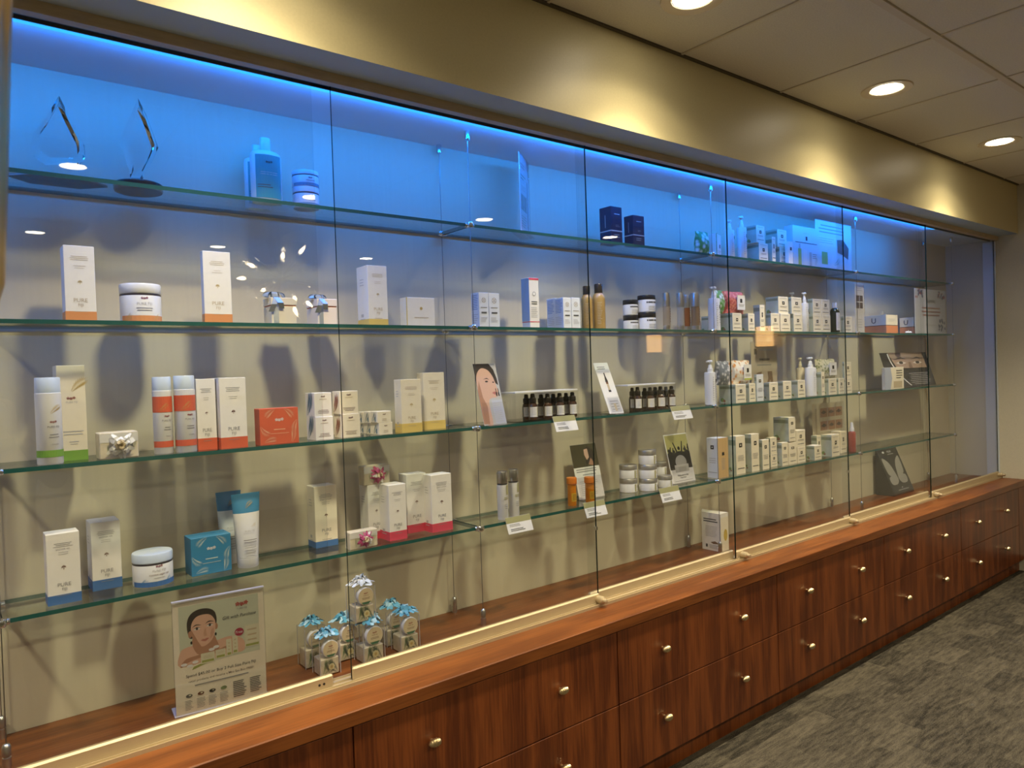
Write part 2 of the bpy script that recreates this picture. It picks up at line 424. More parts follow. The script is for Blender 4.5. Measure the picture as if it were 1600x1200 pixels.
# suspended ceiling: slab, tee grid and one object for each tile
ceil = MB().box(XL-.1, XE+.1, YB-.1, .1, ZCEIL+.03, ZCEIL+.1, m_grid).build('ceiling')
struct(ceil, 'suspended ceiling of square tan tiles in a metal grid')
YR = [YSOF, -1.003] + [-1.003-TILE*k for k in range(1, 8)] + [YB]
x_lines = [XT0+TILE*k for k in range(-7, 6) if XL < XT0+TILE*k < XE]
xs = [XL] + x_lines + [XE]
g = MB()
for y in YR[1:-1]: g.box(XL, XE, y-.012, y+.012, ZCEIL-.004, ZCEIL+.03, m_grid)
g.build('main_tee', ceil)
g = MB()
for x in x_lines: g.box(x-.005, x+.005, YB, YSOF, ZCEIL-.0015, ZCEIL+.03, m_grid)
g.build('cross_tee', ceil)
g = MB().box(XL, XE, YSOF-.012, YSOF, ZCEIL-.003, ZCEIL+.03, mat('wall_angle', (.10, .08, .05), .6)); g.build('wall_angle', ceil)
tcache = {}
for j in range(len(YR)-1):
    for i in range(len(xs)-1):
        w, d = xs[i+1]-xs[i]-.010, YR[j]-YR[j+1]-.022
        if w < .03 or d < .03: continue
        k = (round(w, 3), round(d, 3))
        if k not in tcache: tcache[k] = MB().box(-w/2, w/2, -d/2, d/2, 0, .016, m_tile, .004).mesh('tile')
        inst('tile', tcache[k], ceil, ((xs[i]+xs[i+1])/2, (YR[j]+YR[j+1])/2, ZCEIL+.001))

# recessed downlights
m_lens = mat('lamp_lens', (1.0, .88, .66), .4, emit=12.0)
m_trim = mat('lamp_trim', (.62, .53, .38), .4)
ring = MB().lathe([(.062, -.001), (.092, -.004), (.094, -.0005), (.094, .001)], m_trim, 28, cap0=False, cap1=False); ring.lathe([(.062, -.001), (.055, .012)], m_trim, 28, cap0=False, cap1=False)
ring_me = ring.mesh('trim_ring', 40)
lens_me = MB().lathe([(.002, -.0035), (.035, -.003), (.058, .001), (.058, .004)], m_lens, 24).mesh('lens', 60)
ROWN = ['over the display case', 'in the middle of the room', 'by the wall across the room']
ORD = ['first', 'second', 'third', 'fourth', 'fifth', 'sixth', 'seventh']
for j, (y, lx) in enumerate(ROWS):
    for i, x in enumerate(lx):
        d = empty('downlight', (x, y, ZCEIL)); inst('trim_ring', ring_me, d); inst('lens', lens_me, d)
        if j == 0 and i >= 2:
            lab = ['round glowing downlight cut off by the top edge of the photo', 'round glowing downlight in the middle of the visible ceiling', 'small round glowing downlight near the end wall'][i-2]
        else: lab = 'round recessed downlight %s, %s from the side wall' % (ROWN[j], ORD[i])
        tag(d, lab, 'downlight', 'recessed ceiling downlights')
sensor = MB().lathe([(.004, -.012), (.012, -.008), (.014, 0)], m_trim, 12, 4.20, -.87, ZCEIL); tag(sensor.build('ceiling_sensor', smooth=50), 'tiny round sprinkler sensor beside the small far downlight', 'sensor')

# ------------------------------------------------------------------ counter and drawer cabinets
ct = MB().box(-1.25, XE-.001, YCT, -.001, ZNOSE, ZD, m_topwood, .0025)
tag(ct.build('countertop'), 'long cherry wood countertop running under the glass case', 'countertop')
knob_me = MB()
knob_me.lathe([(.0045, 0), (.004, .010)], m_brass, 10, axis='y')
kb = MB(); pr = []
for k in range(13):
    t = -1+2*k/12; r = .0105*math.sqrt(max(0, 1-t*t))*(1+.12*math.cos(k*math.pi)); pr.append((max(r, .0015), t*.019))
knob_me.lathe(pr, m_brass, 12, axis='x', cy=-.017); knob_me = knob_me.mesh('knob', 55)
edges = [-1.179+.8979*k for k in range(8)]
where = ['', 'cut off at the lower photo edge', 'below the slim white bottles', 'below the pill bottles', 'below the cream cartons', 'below the butterfly display', 'last one beside the end wall']
for k in range(7):
    x0, x1 = edges[k], edges[k+1]
    if k == 0: continue
    c = empty('drawer_cabinet', ((x0+x1)/2, 0, 0)); w = (x1-x0)/2
    b = MB().box(-w+.001, w-.001 if k < 6 else XE-(x0+x1)/2-.004, YCT+.026, -.004, ZBOT, ZNOSE-.001, m_drwood).build('body', c)
    if k == 6: MB().box(w+.002, XE-(x0+x1)/2-.002, YCT+.006, YCT+.025, ZBOT, ZNOSE-.003, m_drwood, .001).build('filler_panel', c)
    MB().box(-w, w if k < 6 else XE-(x0+x1)/2-.004, YCT+.045, YCT+.062, .0, ZBOT-.001, m_drwood).build('plinth', c)
    for (z0, z1, kz) in ((ZMID+.0015, ZNOSE-.003, .440), (ZBOT, ZMID-.0015, .212)):
        d = MB().box(-w+.0018, w-.0018, YCT+.006, YCT+.025, z0, z1, m_drwood, .0012).build('drawer', c)
        for kx in (.213, .652): inst('knob', knob_me, d, (-w+kx, YCT+.006, kz))
    tag(c, 'cherry wood drawer cabinet with brass knobs, ' + where[k], 'cabinet', 'drawer cabinets under the counter')

# ------------------------------------------------------------------ glass shelves on cable supports
SHN = {1: 'top', 2: 'second', 3: 'third', 4: 'lowest'}
BAYN = ['in the nearest bay', 'in the second bay', 'in the third bay', 'in the far bay']
for sh in (1, 2, 3, 4):
    for b in range(4):
        x0, x1 = CAB[b]+.004, CAB[b+1]-.004 + (.022 if b == 3 else 0)
        s = MB().box(x0, x1, YSH, -.006, ZS[sh]-.0095, ZS[sh], m_edge)
        s.m[0] = s.m[1] = s.mi(m_shelf)
        tag(s.build('glass_shelf'), 'clear glass shelf with green edge, %s row %s' % (SHN[sh], BAYN[b]), 'shelf', 'glass shelves in the display case')
m_cable = mat('cable', (.30, .30, .30), .3, metal=1.)
CN = ['at the photo edge nearest the camera', 'between the nearest and second bays', 'between the second and third bays', 'between the third and far bays', 'at the far end by the end wall']
for i, x in enumerate(CAB):
    s = empty('shelf_support', (x, 0, ZD))
    for y in (YSH-.006, -.017):
        MB().lathe([(.0011, .03), (.0011, ZHEAD-ZD-.02)], m_cable, 6, cy=y).build('cable', s)
        MB().lathe([(.0085, .0), (.0085, .022), (.0065, .023), (.0065, .026), (.0085, .027), (.0085, .044), (.006, .049), (.002, .051)], m_steel, 12, cy=y).build('foot_fitting', s, 40)
        MB().lathe([(.002, -.030), (.0075, -.028), (.0085, -.024), (.0085, 0)], m_chrome, 12, cy=y, cz=ZHEAD-ZD).build('top_fitting', s, 40)
    for sh in (1, 2, 3, 4):
        z = ZS[sh]-ZD-.005
        MB().box(-.0035, .0035, YSH+.012, -.022, z-.0035, z+.0035, m_bar, .0008).build('cross_bar', s)
        for y in (YSH-.006, -.017):
            c = MB().lathe([(.0095, z-.008), (.011, z-.006), (.011, z+.006), (.0095, z+.008)], m_chrome, 12, cy=y)
            c.lathe([(.006, -.016), (.0075, -.014), (.0075, .014), (.006, .016)], m_chrome, 10, cy=y+(.006 if y < -.1 else -.004), cz=z, axis='x')
            c.build('clamp', s, 40)
    tag(s, 'steel cable pair with chrome shelf clamps, ' + CN[i], 'shelf support', 'cable supports of the glass shelves')

# ------------------------------------------------------------------ sliding glass panels and lower track
t = MB().box(-1.25, XE-.002, -.312, -.252, ZD, ZD+.004, m_champ)
for y in (-.312, -.2985, -.2785, -.2545): t.box(-1.25, XE-.002, y, y+.0025, ZD+.004, ZD+.0095, m_champ)
tag(t.build('glass_track'), 'champagne aluminium double track on the counter under the glass', 'track')
panels = [(-1.2, .632, 0), (.684, 1.577, 0), (1.555, 2.360, 1), (2.352, 3.276, 0), (3.256, 4.200, 1), (4.195, XE-.014, 0)]
PL = ['first at the photo edge, rail with keyhole', 'second, in front of the soap gift boxes', 'third, on the rear track', 'fourth, in front of the cream cartons', 'fifth, on the rear track before the eye board', 'last, ending at the wall jamb']
for i, (x0, x1, rear) in enumerate(panels):
    y = -.268 if rear else -.288
    p = empty('sliding_glass_panel', ((x0+x1)/2, y, ZD)); w = (x1-x0)/2
    g = MB().box(-w, w, -.003, .003, .010, 2.112-ZD, m_pane)
    for q in (4, 5): g.m[q] = g.mi(m_acr if rear or (i == 0) else m_pedge)
    g.m[0] = g.mi(m_pedge)
    g.build('pane', p)
    MB().box(-w, w, -.0078, .0072, .006, .040, m_champ, .004).build('bottom_rail', p)
    locks = {1: [w-.008], 3: [-w+.030, w-.008], 5: [-w+.030, w-.02]}.get(i, [])
    for lx_ in locks:
        lk = MB().lathe([(.0115, .002), (.0125, .006), (.0125, .026), (.010, .028), (.0075, .029), (.0075, .041), (.006, .042)], m_champ, 14, axis='y', cx=lx_, cy=-.006, cz=.022)
        lk.build('lock', p, 40)
    if i in (1, 3): MB().box(w-.004, w+.0015, -.006, .006, .25, .262, m_chrome).build('bumper', p)
    if i == 0:
        k = MB()
        for dx in (-.018, -.006): k.lathe([(.0032, 0), (.0032, .0006)], m_dark, 10, axis='y', cx=w-.02+dx, cy=-.0078, cz=.022)
        k.build('keyhole', p)
    tag(p, 'tall sliding glass panel with metal rail, ' + PL[i], 'glass panel', 'sliding glass panels of the case')

# ------------------------------------------------------------------ product materials
def ink(name, c, r=.5): return mat('ink_'+name, c, r)
P_WHITE = mat('white_card', (.88, .85, .80), .5, noise=.02, scale=80)
P_IVORY = mat('ivory_card', (.86, .79, .63), .5, noise=.02, scale=80)
P_CREAM = mat('cream_card', (.90, .82, .64), .5, noise=.02, scale=80)
P_PAPER = mat('paper', (.82, .80, .76), .6)
P_PLAST = mat('white_plastic', (.82, .82, .82), .3)
P_BLUECAP = mat('frosted_cap', (.62, .72, .86), .3)
I_GREY, I_DGREY, I_BLACK = ink('grey', (.30, .29, .28)), ink('dark_grey', (.10, .10, .10)), ink('black', (.015, .015, .015))
I_LGREY = ink('light_grey', (.52, .51, .50)); I_WHITE = ink('white', (.8, .8, .8)); I_GOLD = ink('gold', (.55, .40, .14), .35); I_TAN = ink('tan', (.55, .45, .30))
I_RED, I_BROWN = ink('flower_red', (.26, .035, .03)), ink('brown', (.16, .06, .03))
C_ORANGE = mat('band_orange', (.72, .30, .11), .45); C_BLUE = mat('band_blue', (.065, .17, .42), .45); C_YELLOW = mat('band_yellow', (.78, .58, .17), .45)
C_GREEN = mat('band_green', (.20, .40, .06), .45); C_CORAL = mat('band_coral', (.70, .13, .06), .45); C_CRIMSON = mat('band_crimson', (.70, .075, .12), .45)
C_SKY = mat('sky_blue', (.045, .24, .46), .4); C_NAVY = mat('navy_card', (.012, .018, .05), .4); C_TEAL = mat('teal_label', (.05, .34, .35), .4)
C_SAGE = mat('sage_print', (.50, .56, .47), .5, noise=.12, scale=30); C_OLIVE = mat('olive_print', (.42, .40, .20), .5)
C_SILVER = mat('silver_cap', (.70, .69, .67), .28, metal=1.); C_SATIN = mat('satin_lid', (.55, .53, .49), .38, metal=.9)

def place(sh, uL, uR, vT, Y=None, vb=None, base=None, uS=None, dep=None):
    """front face of a thing from its picture edges: returns x centre, front y, base z, width, depth, height"""
    z = base if base is not None else ZS[sh]
    if Y is None:
        Y = hit_z(uL, vb, z)[1] if vb is not None else -.15
        lo, hi = ((-.163, -.035) if sh < 5 else (-.25, -.05)); Y = max(lo, min(hi, Y))
    x0, x1 = xa(uL, Y, z), xa(uR, Y, z)
    h = za(vT, (x0+x1)/2, Y)-z
    if dep is None:
        dep = (ya(uS, x0, z)-Y) if uS is not None else (x1-x0)*.8
    dep = max(.012, min(dep, -.012-Y))
    return (x0+x1)/2, Y, z, x1-x0, dep, h

def place_round(sh, uL, uR, vT, Y=None, vb=None, base=None, flat=1.):
    """round thing from its outline in the picture: x, y of its axis, base z, half width, height"""
    z = base if base is not None else ZS[sh]
    if Y is None: Y = max(-.163, min(-.035, hit_z((uL+uR)/2, vb, z)[1])) if vb is not None else -.15
    um = (uL+uR)/2; a = .03
    for _ in range(6):
        yc = Y+a*flat; x = xa(um, yc, z); dx, dy = x-CX, yc-CY; D = math.hypot(dx, dy); th = math.atan2(dx, dy)
        hw = (uR-uL)/2*D*math.cos(th-YAW)**2/FPX; a = hw/math.sqrt(math.cos(th)**2+(flat*math.sin(th))**2)
    if base is None and sh < 5 and yc+a*flat > -.010: yc = -.010-a*flat; x = xa(um, yc, z)
    return x, yc, z, a, za(vT, x, yc)-z
def flap_box(w, d, h, m, c=.0008):
    b = MB().box(-w/2, w/2, -d/2, d/2, 0, h, m, c); return b

def carton(label, cat, sh, uL, uR, vT, front, uS=None, Y=None, vb=None, base=None, dep=None, m=None, side=None, group=None, name='carton', rz=0., band=None, band_h=.085, cover=None):
    x, y, z, w, d, h = place(sh, uL, uR, vT, Y, vb, base, uS, dep)
    o = flap_box(w, d, h, m or P_WHITE).build(name); o.location = (x, y+d/2, z); o.rotation_euler = (0, 0, rz)
    # lid seam and side seam
    sm = MB().box(-w/2+.001, w/2-.001, d/2-.0006, d/2+.0003, h*.02, h*.98, m or P_WHITE); sm.build('glue_flap', o)
    if band is not None: MB().box(-w/2-.0003, w/2+.0003, -d/2-.0003, d/2+.0003, 0, h*band_h, band).build('colour_band', o)
    s = Sheet(); front(s, w, h); s.to(on_front(d), 'printing', o)
    if side is not None:
        s = Sheet(); side(s, d, h); s.to(on_left(w, d), 'side_printing', o)
    if cover: cover(o, w, d, h)
    tag(o, label, cat, group); o['top'] = z+h
    return o

def fiji(ink1, ink2, title=None, emb=None):
    def f(s, w, h):
        s.lines(-w*.30, w*.30, h*.80, h*.87, 3, ink1, .26, .3, 1)
        if title: s.text(title, 0, h*.775, h*.020, ink1, w*.6)
        s.lines(-w*.2, w*.2, h*.69, h*.745, 2, ink1, .16, .4, 1)
        s.palm(0, h*.515, w*.085, ink2)
        s.text('PURE', 0, h*.275, h*.050, ink1, w*.46); s.text('FIJI', 0, h*.205, h*.050, ink1, w*.30)
        s.lines(-w*.22, w*.22, h*.115, h*.13, 1, ink1, .4, .1, 1)
    return f
def fiji_side(ink1):
    def f(s, d, h):
        s.lines(-d*.22, d*.16, h*.66, h*.80, 3, ink1, .25, .3); s.rect(-d*.18, d*.05, h*.15, h*.20, ink1); s.lines(-d*.25, d*.2, h*.10, h*.13, 1, ink1, .4, .1)
    return f
G1 = fiji(I_GREY, I_BROWN); GG = fiji(I_TAN, I_GOLD); GS = fiji_side(I_LGREY)
GSG = fiji(I_GREY, I_BROWN, 'SHOWER GEL'); GBL = fiji(I_GREY, I_BROWN, 'BODY LOTION')

def jar(label, sh, uL, uR, vT, lid_h, body_m, lid_m, print_fn, Y=None, vb=None, base=None, group=None, name='jar', bands=(), neck=None, cat='jar', dome=0., axis=None):
    x, yc, z, r, h = place_round(sh, uL, uR, vT, Y, vb, base); lh = h*lid_h
    if axis is not None: x, yc = axis.location.x, axis.location.y
    o = empty(name, (x, yc, z)); w = 2*r
    b = MB().lathe([(r*.93, 0), (r*.985, h*.03), (r*.99, h*.06), (r*.99, h-lh-h*.06), (r*.95, h-lh-h*.01), (r*.94, h-lh+.001)], body_m, 28); b.build('body', o, 40)
    MB().lathe([(r*.97, h-lh), (r, h-lh+h*.02), (r, h-h*.03), (r*.97, h), (r*.9, h+dome)], lid_m, 28).build('lid', o, 40)
    if neck: MB().lathe([(r*.985, h-lh-h*.055), (r*.985, h-lh-.0005)], neck, 28, cap0=False, cap1=False).build('neck_ring', o, 40)
    s = Sheet(); print_fn(s, 2*r, h-lh); s.to(on_round(r*.99), 'printing', o)
    tag(o, label, cat, group); o['top'] = z+h
    return o

def bottle(label, sh, uL, uR, vT, prof, print_fn=None, Y=None, vb=None, base=None, group=None, name='bottle', cat='bottle', flat=1., extra=None, n=20, r_print=None):
    """prof: list of (part, material, [(r,z)...]) in units of half width and height"""
    x, yc, z, r, h = place_round(sh, uL, uR, vT, Y, vb, base, flat); o = empty(name, (x, yc, z))
    for part, m, pf in prof: MB().lathe([(a*r, b*h) for a, b in pf], m, n, sy=flat).build(part, o, 38)
    if print_fn:
        s = Sheet(); print_fn(s, 2*r, h); f0 = on_round(r*(r_print or 1.))
        s.to((lambda x_, z_, e: (lambda p: (p[0], p[1]*flat - (e if flat < 1 else 0), p[2]))(f0(x_, z_, e))), 'printing', o)
    if extra: extra(o, r, h)
    tag(o, label, cat, group); o['top'] = z+h
    return o

# =================================================================== shelf 2 (at eye level)
carton('tall white carton with orange base, nearest the photo edge', 'carton', 2, 103, 151.5, 384, GG, uS=101, Y=-.15, dep=.05, band=C_ORANGE, band_h=.125, group='white spa cartons')
def jar_orange(s, w, h):
    s.strip(-w*.62, w*.62, h*.02, h*.22, C_ORANGE, 12)
    s.frond(w*.2, h*.03, w*.25, .5, I_GOLD, 6); s.frond(-w*.5, h*.03, w*.25, .6, I_GOLD, 6)
    s.flowers(0, h*.83, w*.055, I_RED); s.text('PURE FIJI', 0, h*.62, h*.12, I_LGREY, w*.42); s.lines(-w*.22, w*.22, h*.36, h*.52, 2, I_GREY, .3, .2, 1)
jar('wide white jar with orange base band on second shelf', 2, 188, 254, 445.5, .26, P_PLAST, P_PLAST, jar_orange, Y=-.155, neck=mat('jar_neck', (.05, .04, .05), .3))
carton('tall white carton with orange base beside the reflected chandelier', 'carton', 2, 320.5, 363.5, 393, GG, uS=316.5, Y=-.15, band=C_ORANGE, band_h=.125, group='white spa cartons')

m_rib = mat('silver_ribbon', (.55, .62, .70), .18, metal=.55)
def ribbon_box(label, uS, uL, uR, vT, lean, mcard, Y=-.145):
    x, y, z, w, d, h = place(2, uL, uR, vT, Y, uS=uS)
    o = empty('ribbon_gift_box', (x, y+d/2, z))
    MB().box(-w/2, w/2, -d/2, d/2, 0, h*.68, mcard, .001).build('box', o)
    MB().box(-w/2+.001, w/2-.001, -d/2+.001, d/2-.001, h*.68, h*.72, mat('coral_seam', (.45, .08, .03), .5)).build('inner_rim', o)
    MB().box(-w/2-.001, w/2+.001, -d/2-.001, d/2+.001, h*.72, h, mcard, .001).build('lid', o)
    rb = MB().box(-w*.42, -w*.22, -d/2-.0022, d/2+.0022, h*.0, h+.0016, m_rib)
    rb.build('ribbon', o)
    bw = MB(); R = random.Random(int(uL))
    for k in range(7):
        a = k*.9+.2; c, s_ = math.cos(a), math.sin(a); L = w*.46; pts = []
        for t in range(9):
            q = t/8*math.pi; rr = L*math.sin(q)*.55; pts.append((-w*.30+c*L*.62*(1-math.cos(q))/1.0*.8, s_*L*.5*(1-math.cos(q))*.5 - d*.12, h+.003+rr*.75))
        for t in range(8):
            p, q2 = Vector(pts[t]), Vector(pts[t+1]); off = Vector((-s_, c, 0))*.008
            bw.face([p-off, p+off, q2+off, q2-off], m_rib)
    for k, (dx, dz) in enumerate(((-.15, .55), (.12, .42))):
        p0 = Vector((-w*.30, -d/2-.002, h)); p1 = Vector((-w*.30+dx*w, -d/2-.012, h*(1-dz*.5))); p2 = Vector((-w*.30+dx*w*1.6, -d/2-.004, h*(1-dz)))
        o2 = Vector((.007, 0, 0))
        bw.face([p0-o2, p0+o2, p1+o2, p1-o2], m_rib); bw.face([p1-o2, p1+o2, p2+o2, p2-o2], m_rib)
    bw.build('bow', o, 60)
    tag(o, label, 'gift box', 'ribboned gift boxes')
ribbon_box('cream gift box with silver bow behind the reflected chandelier', 413, 425, 464, 465, 0, mat('cream_gift', (.78, .70, .55), .5))
ribbon_box('pinkish gift box with silver ribbon and red seam at the panel joint', 480, 497, 527, 467, 0, mat('blush_gift', (.80, .72, .66), .5))
carton('tall white carton with yellow base on second shelf', 'carton', 2, 577, 607, 415, GG, uS=560, Y=-.145, band=C_YELLOW, band_h=.11, side=GS, group='white spa cartons')
def wide_front(s, w, h): s.disc(0, h*.62, w*.05, I_GOLD, 10); s.lines(-w*.28, w*.28, h*.26, h*.34, 1, I_TAN, .3, .1, 1)
carton('low wide white carton with pale gold print on second shelf', 'carton', 2, 637.5, 680, 465, wide_front, uS=626, Y=-.145, side=lambda s, d, h: s.rect(d*.36, d*.499, 0, h, C_YELLOW), group='white spa cartons')

def med(s, w, h):
    s.disc(0, h*.78, w*.22, I_GREY, 14); s.disc(0, h*.78, w*.18, P_WHITE, 14); s.lines(-w*.16, w*.16, h*.73, h*.83, 3, I_DGREY, .4, .2, 1)
    s.lines(-w*.34, w*.34, h*.54, h*.60, 1, I_GREY, .4, .1, 1); s.lines(-w*.3, w*.3, h*.38, h*.46, 1, I_DGREY, .6, .1, 1); s.lines(-w*.34, w*.34, h*.14, h*.30, 4, I_LGREY, .35, .3)
    s.rect(-w/2, w/2, 0, h*.018, C_CRIMSON)
def med_side(s, d, h): s.lines(-d*.4, d*.4, h*.5, h*.95, 9, mat('ink_blue', (.14, .28, .55), .5), .35, .3); s.lines(-d*.4, d*.4, h*.12, h*.4, 5, I_LGREY, .3, .4)
P_BLUEW = mat('cool_white_card', (.74, .77, .82), .5)
carton('first of two white medical cartons just beyond the shelf clamp', 'carton', 2, 749.5, 764.5, 457, med, uS=737.5, Y=-.145, side=med_side, m=P_BLUEW, group='white medical cartons')
carton('second of two white medical cartons just beyond the shelf clamp', 'carton', 2, 765, 781.5, 458, med, uS=None, Y=-.145, dep=.04, m=P_BLUEW, group='white medical cartons')
def tallmed(s, w, h):
    s.rect(-w/2, w/2, h*.955, h*.995, C_CRIMSON); s.disc(0, h*.68, w*.18, I_GREY, 12); s.disc(0, h*.68, w*.13, P_WHITE, 12); s.lines(-w*.3, w*.3, h*.46, h*.54, 2, I_DGREY, .5, .1, 1)
    s.lines(-w*.35, w*.35, h*.2, h*.42, 6, I_LGREY, .35, .2); s.rect(-w/2, w/2, h*.115, h*.13, C_CRIMSON)
carton('tall slim white carton with red top stripe', 'carton', 2, 828.5, 843.5, 434, tallmed, uS=816.5, Y=-.145, side=lambda s, d, h: (s.rect(-d/2, d/2, h*.115, h*.13, C_CRIMSON), s.rect(-d/2, d/2, h*.14, h*.99, mat('blue_side', (.36, .50, .66), .5))), group='white medical cartons')
for k, (a, b, t, Yk, lab) in enumerate(((881, 893.5, 465, -.150, 'front one nearer the camera'), (894, 907.5, 465, -.150, 'front one against the amber bottles'))):
    carton('white medical carton beside amber bottles, ' + lab, 'carton', 2, a, b, t, med, Y=Yk, dep=.045, m=P_BLUEW, side=med_side if k == 0 else None, group='white medical cartons')
xq = xa(881, -.150, Z2); 
for k, lab in enumerate(('rear one nearer the camera', 'rear one behind the amber bottles')):
    ua = 868.5 if k == 0 else 881.5
    carton('white medical carton beside amber bottles, ' + lab, 'carton', 2, ua, ua+12.5, 466, med, Y=-.098, dep=.045, m=P_BLUEW, side=med_side if k == 0 else None, group='white medical cartons')

AMB = mat('amber_liquid', (.42, .27, .09), .12, noise=.15, scale=20, coat=.4); CAPB = mat('dark_cap', (.035, .028, .022), .25)
amberp = [('body', AMB, [(.86, 0), (.98, .015), (1, .04), (1, .66), (.94, .72), (.72, .775), (.55, .80)]), ('cap', CAPB, [(.62, .80), (.64, .81), (.64, .985), (.58, 1.)])]
def amber_print(s, w, h): s.lines(-w*.5, -w*.12, h*.1, h*.6, 14, I_TAN, .3, .4)
bottle('amber bottle with dark cap, the one behind the pane edge', 2, 909, 927, 447, amberp, amber_print, Y=-.140, group='amber bottles')
bottle('amber bottle with dark cap, beside the black lidded jars', 2, 926.5, 947, 444, amberp, amber_print, Y=-.150, group='amber bottles')
BLK = mat('black_lid', (.022, .022, .024), .3)
def blk_print(s, w, h): s.lines(-w*.42, w*.5, h*.62, h*.92, 1, I_DGREY, .45, .1); s.lines(-w*.3, w*.5, h*.12, h*.5, 3, I_GREY, .3, .4)
j1 = jar('white jar with black lid, lower one nearer the amber bottles', 2, 974, 998, 493, .34, P_PLAST, BLK, blk_print, Y=-.112, group='black lidded jars')
j2 = jar('white jar with black lid, lower one nearer the silver tubes', 2, 997, 1025.5, 488.5, .30, P_PLAST, BLK, blk_print, Y=-.150, group='black lidded jars')
jar('white jar with black lid, upper one nearer the amber bottles', 2, 972.5, 997, 467, .30, P_PLAST, BLK, blk_print, base=j1['top'], axis=j1, group='black lidded jars')
jar('white jar with black lid, upper one nearer the silver tubes', 2, 995.5, 1024, 462, .26, P_PLAST, BLK, blk_print, base=j2['top'], axis=j2, group='black lidded jars')
def tubeprof(mb): return [('base', C_SILVER, [(.9, 0), (1, .01), (1, .13)]), ('body', mb, [(.93, .13), (.93, .64)]), ('cap', C_SILVER, [(1, .64), (1, .97), (.94, 1)])]
MT = [mat('tube_champagne', (.55, .46, .36), .3, metal=.5), mat('tube_silver', (.62, .62, .62), .3, metal=.6), mat('tube_copper', (.42, .14, .05), .3, metal=.4), mat('tube_bronze', (.38, .25, .14), .3, metal=.5)]
def tube_print(s, w, h): s.lines(w*.08, w*.34, h*.2, h*.6, 6, I_BROWN, .6, .3)
for (a, b, mm, Yk, lab) in ((1036, 1048.5, 0, -.14, 'slim champagne tube with silver cap, standing apart'), (1058, 1070.5, 1, -.14, 'slim silver tube with silver cap, first of three together'), (1069.5, 1079.5, 2, -.115, 'slim copper tube with silver cap, middle of three together'), (1080, 1094.5, 3, -.15, 'slim bronze tube with silver cap, last of three together')):
    bottle(lab, 2, a, b, 458 if mm != 2 else 461, tubeprof(MT[mm]), tube_print, Y=Yk, group='silver capped tubes', name='cosmetic_tube', cat='tube')

# ---- cream cartons and pump bottles of the far bays
def emin(s, w, h):
    s.lines(-w*.36, w*.36, h*.86, h*.93, 1, I_LGREY, .35, .1, 1); s.rect(-w*.12, w*.12, h*.54, h*.72, I_BLACK); s.disc(0, h*.63, w*.045, P_CREAM, 6)
    s.lines(-w*.36, w*.36, h*.36, h*.46, 2, I_GREY, .4, .3, 1); s.lines(-w*.38, w*.38, h*.14, h*.22, 1, I_DGREY, .35, .1, 1)
def emin_tall(s, w, h):
    s.rect(-w*.17, w*.17, h*.70, h*.81, I_BLACK); s.disc(0, h*.755, w*.06, P_CREAM, 6); s.lines(-w*.36, w*.36, h*.34, h*.50, 5, I_GREY, .35, .3, 1); s.lines(-w*.38, w*.38, h*.13, h*.17, 1, I_DGREY, .5, .1, 1)
def emin_side(s, d, h):
    s.rect(-d*.499, d*.499, 0, h, C_SAGE); s.rect(-d*.46, d*.46, h*.76, h*.90, ink('sage_dark', (.24, .28, .20))); s.lines(-d*.4, d*.36, h*.42, h*.70, 5, I_LGREY, .3, .3)
    s.disc(-d*.3, h*.15, min(d*.16, h*.12), ink('leaf', (.16, .26, .09)), 9); s.disc(-d*.18, h*.10, min(d*.10, h*.08), ink('fruit', (.28, .12, .08)), 9)
EG = 'cream skincare cartons'
def cr(label, sh, uS, uL, uR, vT, Y=-.14, vb=None, base=None, dep=None, tall=False, side=True, m=None):
    return carton('cream carton, ' + label, 'carton', sh, uL, uR, vT, emin_tall if tall else emin, uS=uS, Y=None if vb else Y, vb=vb, base=base, dep=dep, m=m or P_CREAM, side=emin_side if side else None, group=EG)
WPUMP, CPUMP = P_PLAST, mat('cream_plastic', (.80, .72, .54), .35)
def pump(label, sh, uL, uR, vT, Y=-.145, m=None, base=None, body_h=.74, prn=True, flat=.8):
    m = m or WPUMP
    pf = [('body', m, [(.92, 0), (1, .012), (1, body_h-.03), (.95, body_h-.008), (.5, body_h)]),
          ('collar', m, [(.44, body_h), (.46, body_h+.01), (.46, body_h+.075), (.36, body_h+.085), (.30, body_h+.15), (.24, body_h+.16)])]
    def ex(o, r, h):
        hd = MB().lathe([(.16*r, (body_h+.16)*h), (.16*r, .96*h)], m, 10); hd.lathe([(.34*r, .945*h), (.40*r, .955*h), (.40*r, .985*h), (.30*r, h)], m, 14)
        hd.box(-.80*r, -.1*r, -.13*r, .13*r, .955*h, .99*h, m, .0008); hd.build('pump_head', o, 40)
    def pr(s, w, h):
        s.rect(w*.10, w*.26, h*.50, h*.58, I_BLACK); s.lines(-w*.20, -w*.06, h*.10, h*.64, 11, I_LGREY, .4, .6); s.lines(w*.06, w*.34, h*.16, h*.44, 5, I_LGREY, .3, .3)
    return bottle(label, sh, uL, uR, vT, pf, pr if prn else None, Y=Y, base=base, group='pump bottles', name='pump_bottle', flat=flat, extra=ex)
pump('white pump bottle on second shelf over the shelf clamp', 2, 1107, 1126, 448, Y=-.155)
cr('small one on second shelf behind the pump bottle', 2, 1096.5, 1108, 1118, 494, Y=-.08)
c1 = cr('under the berry pouch, nearer the camera', 2, 1126, 1145, 1159, 489, Y=-.148)
c2 = cr('small one under the berry pouch, farther along', 2, 1159.5, 1169.5, 1179.5, 490, Y=-.14)
cr('slim tall one on second shelf beyond the berry pouch', 2, 1178, 1188, 1195.5, 476.5, Y=-.142)
c3 = cr('second shelf middle stack, lower one with blue side', 2, 1197, 1205, 1218.5, 489.5, Y=-.15)
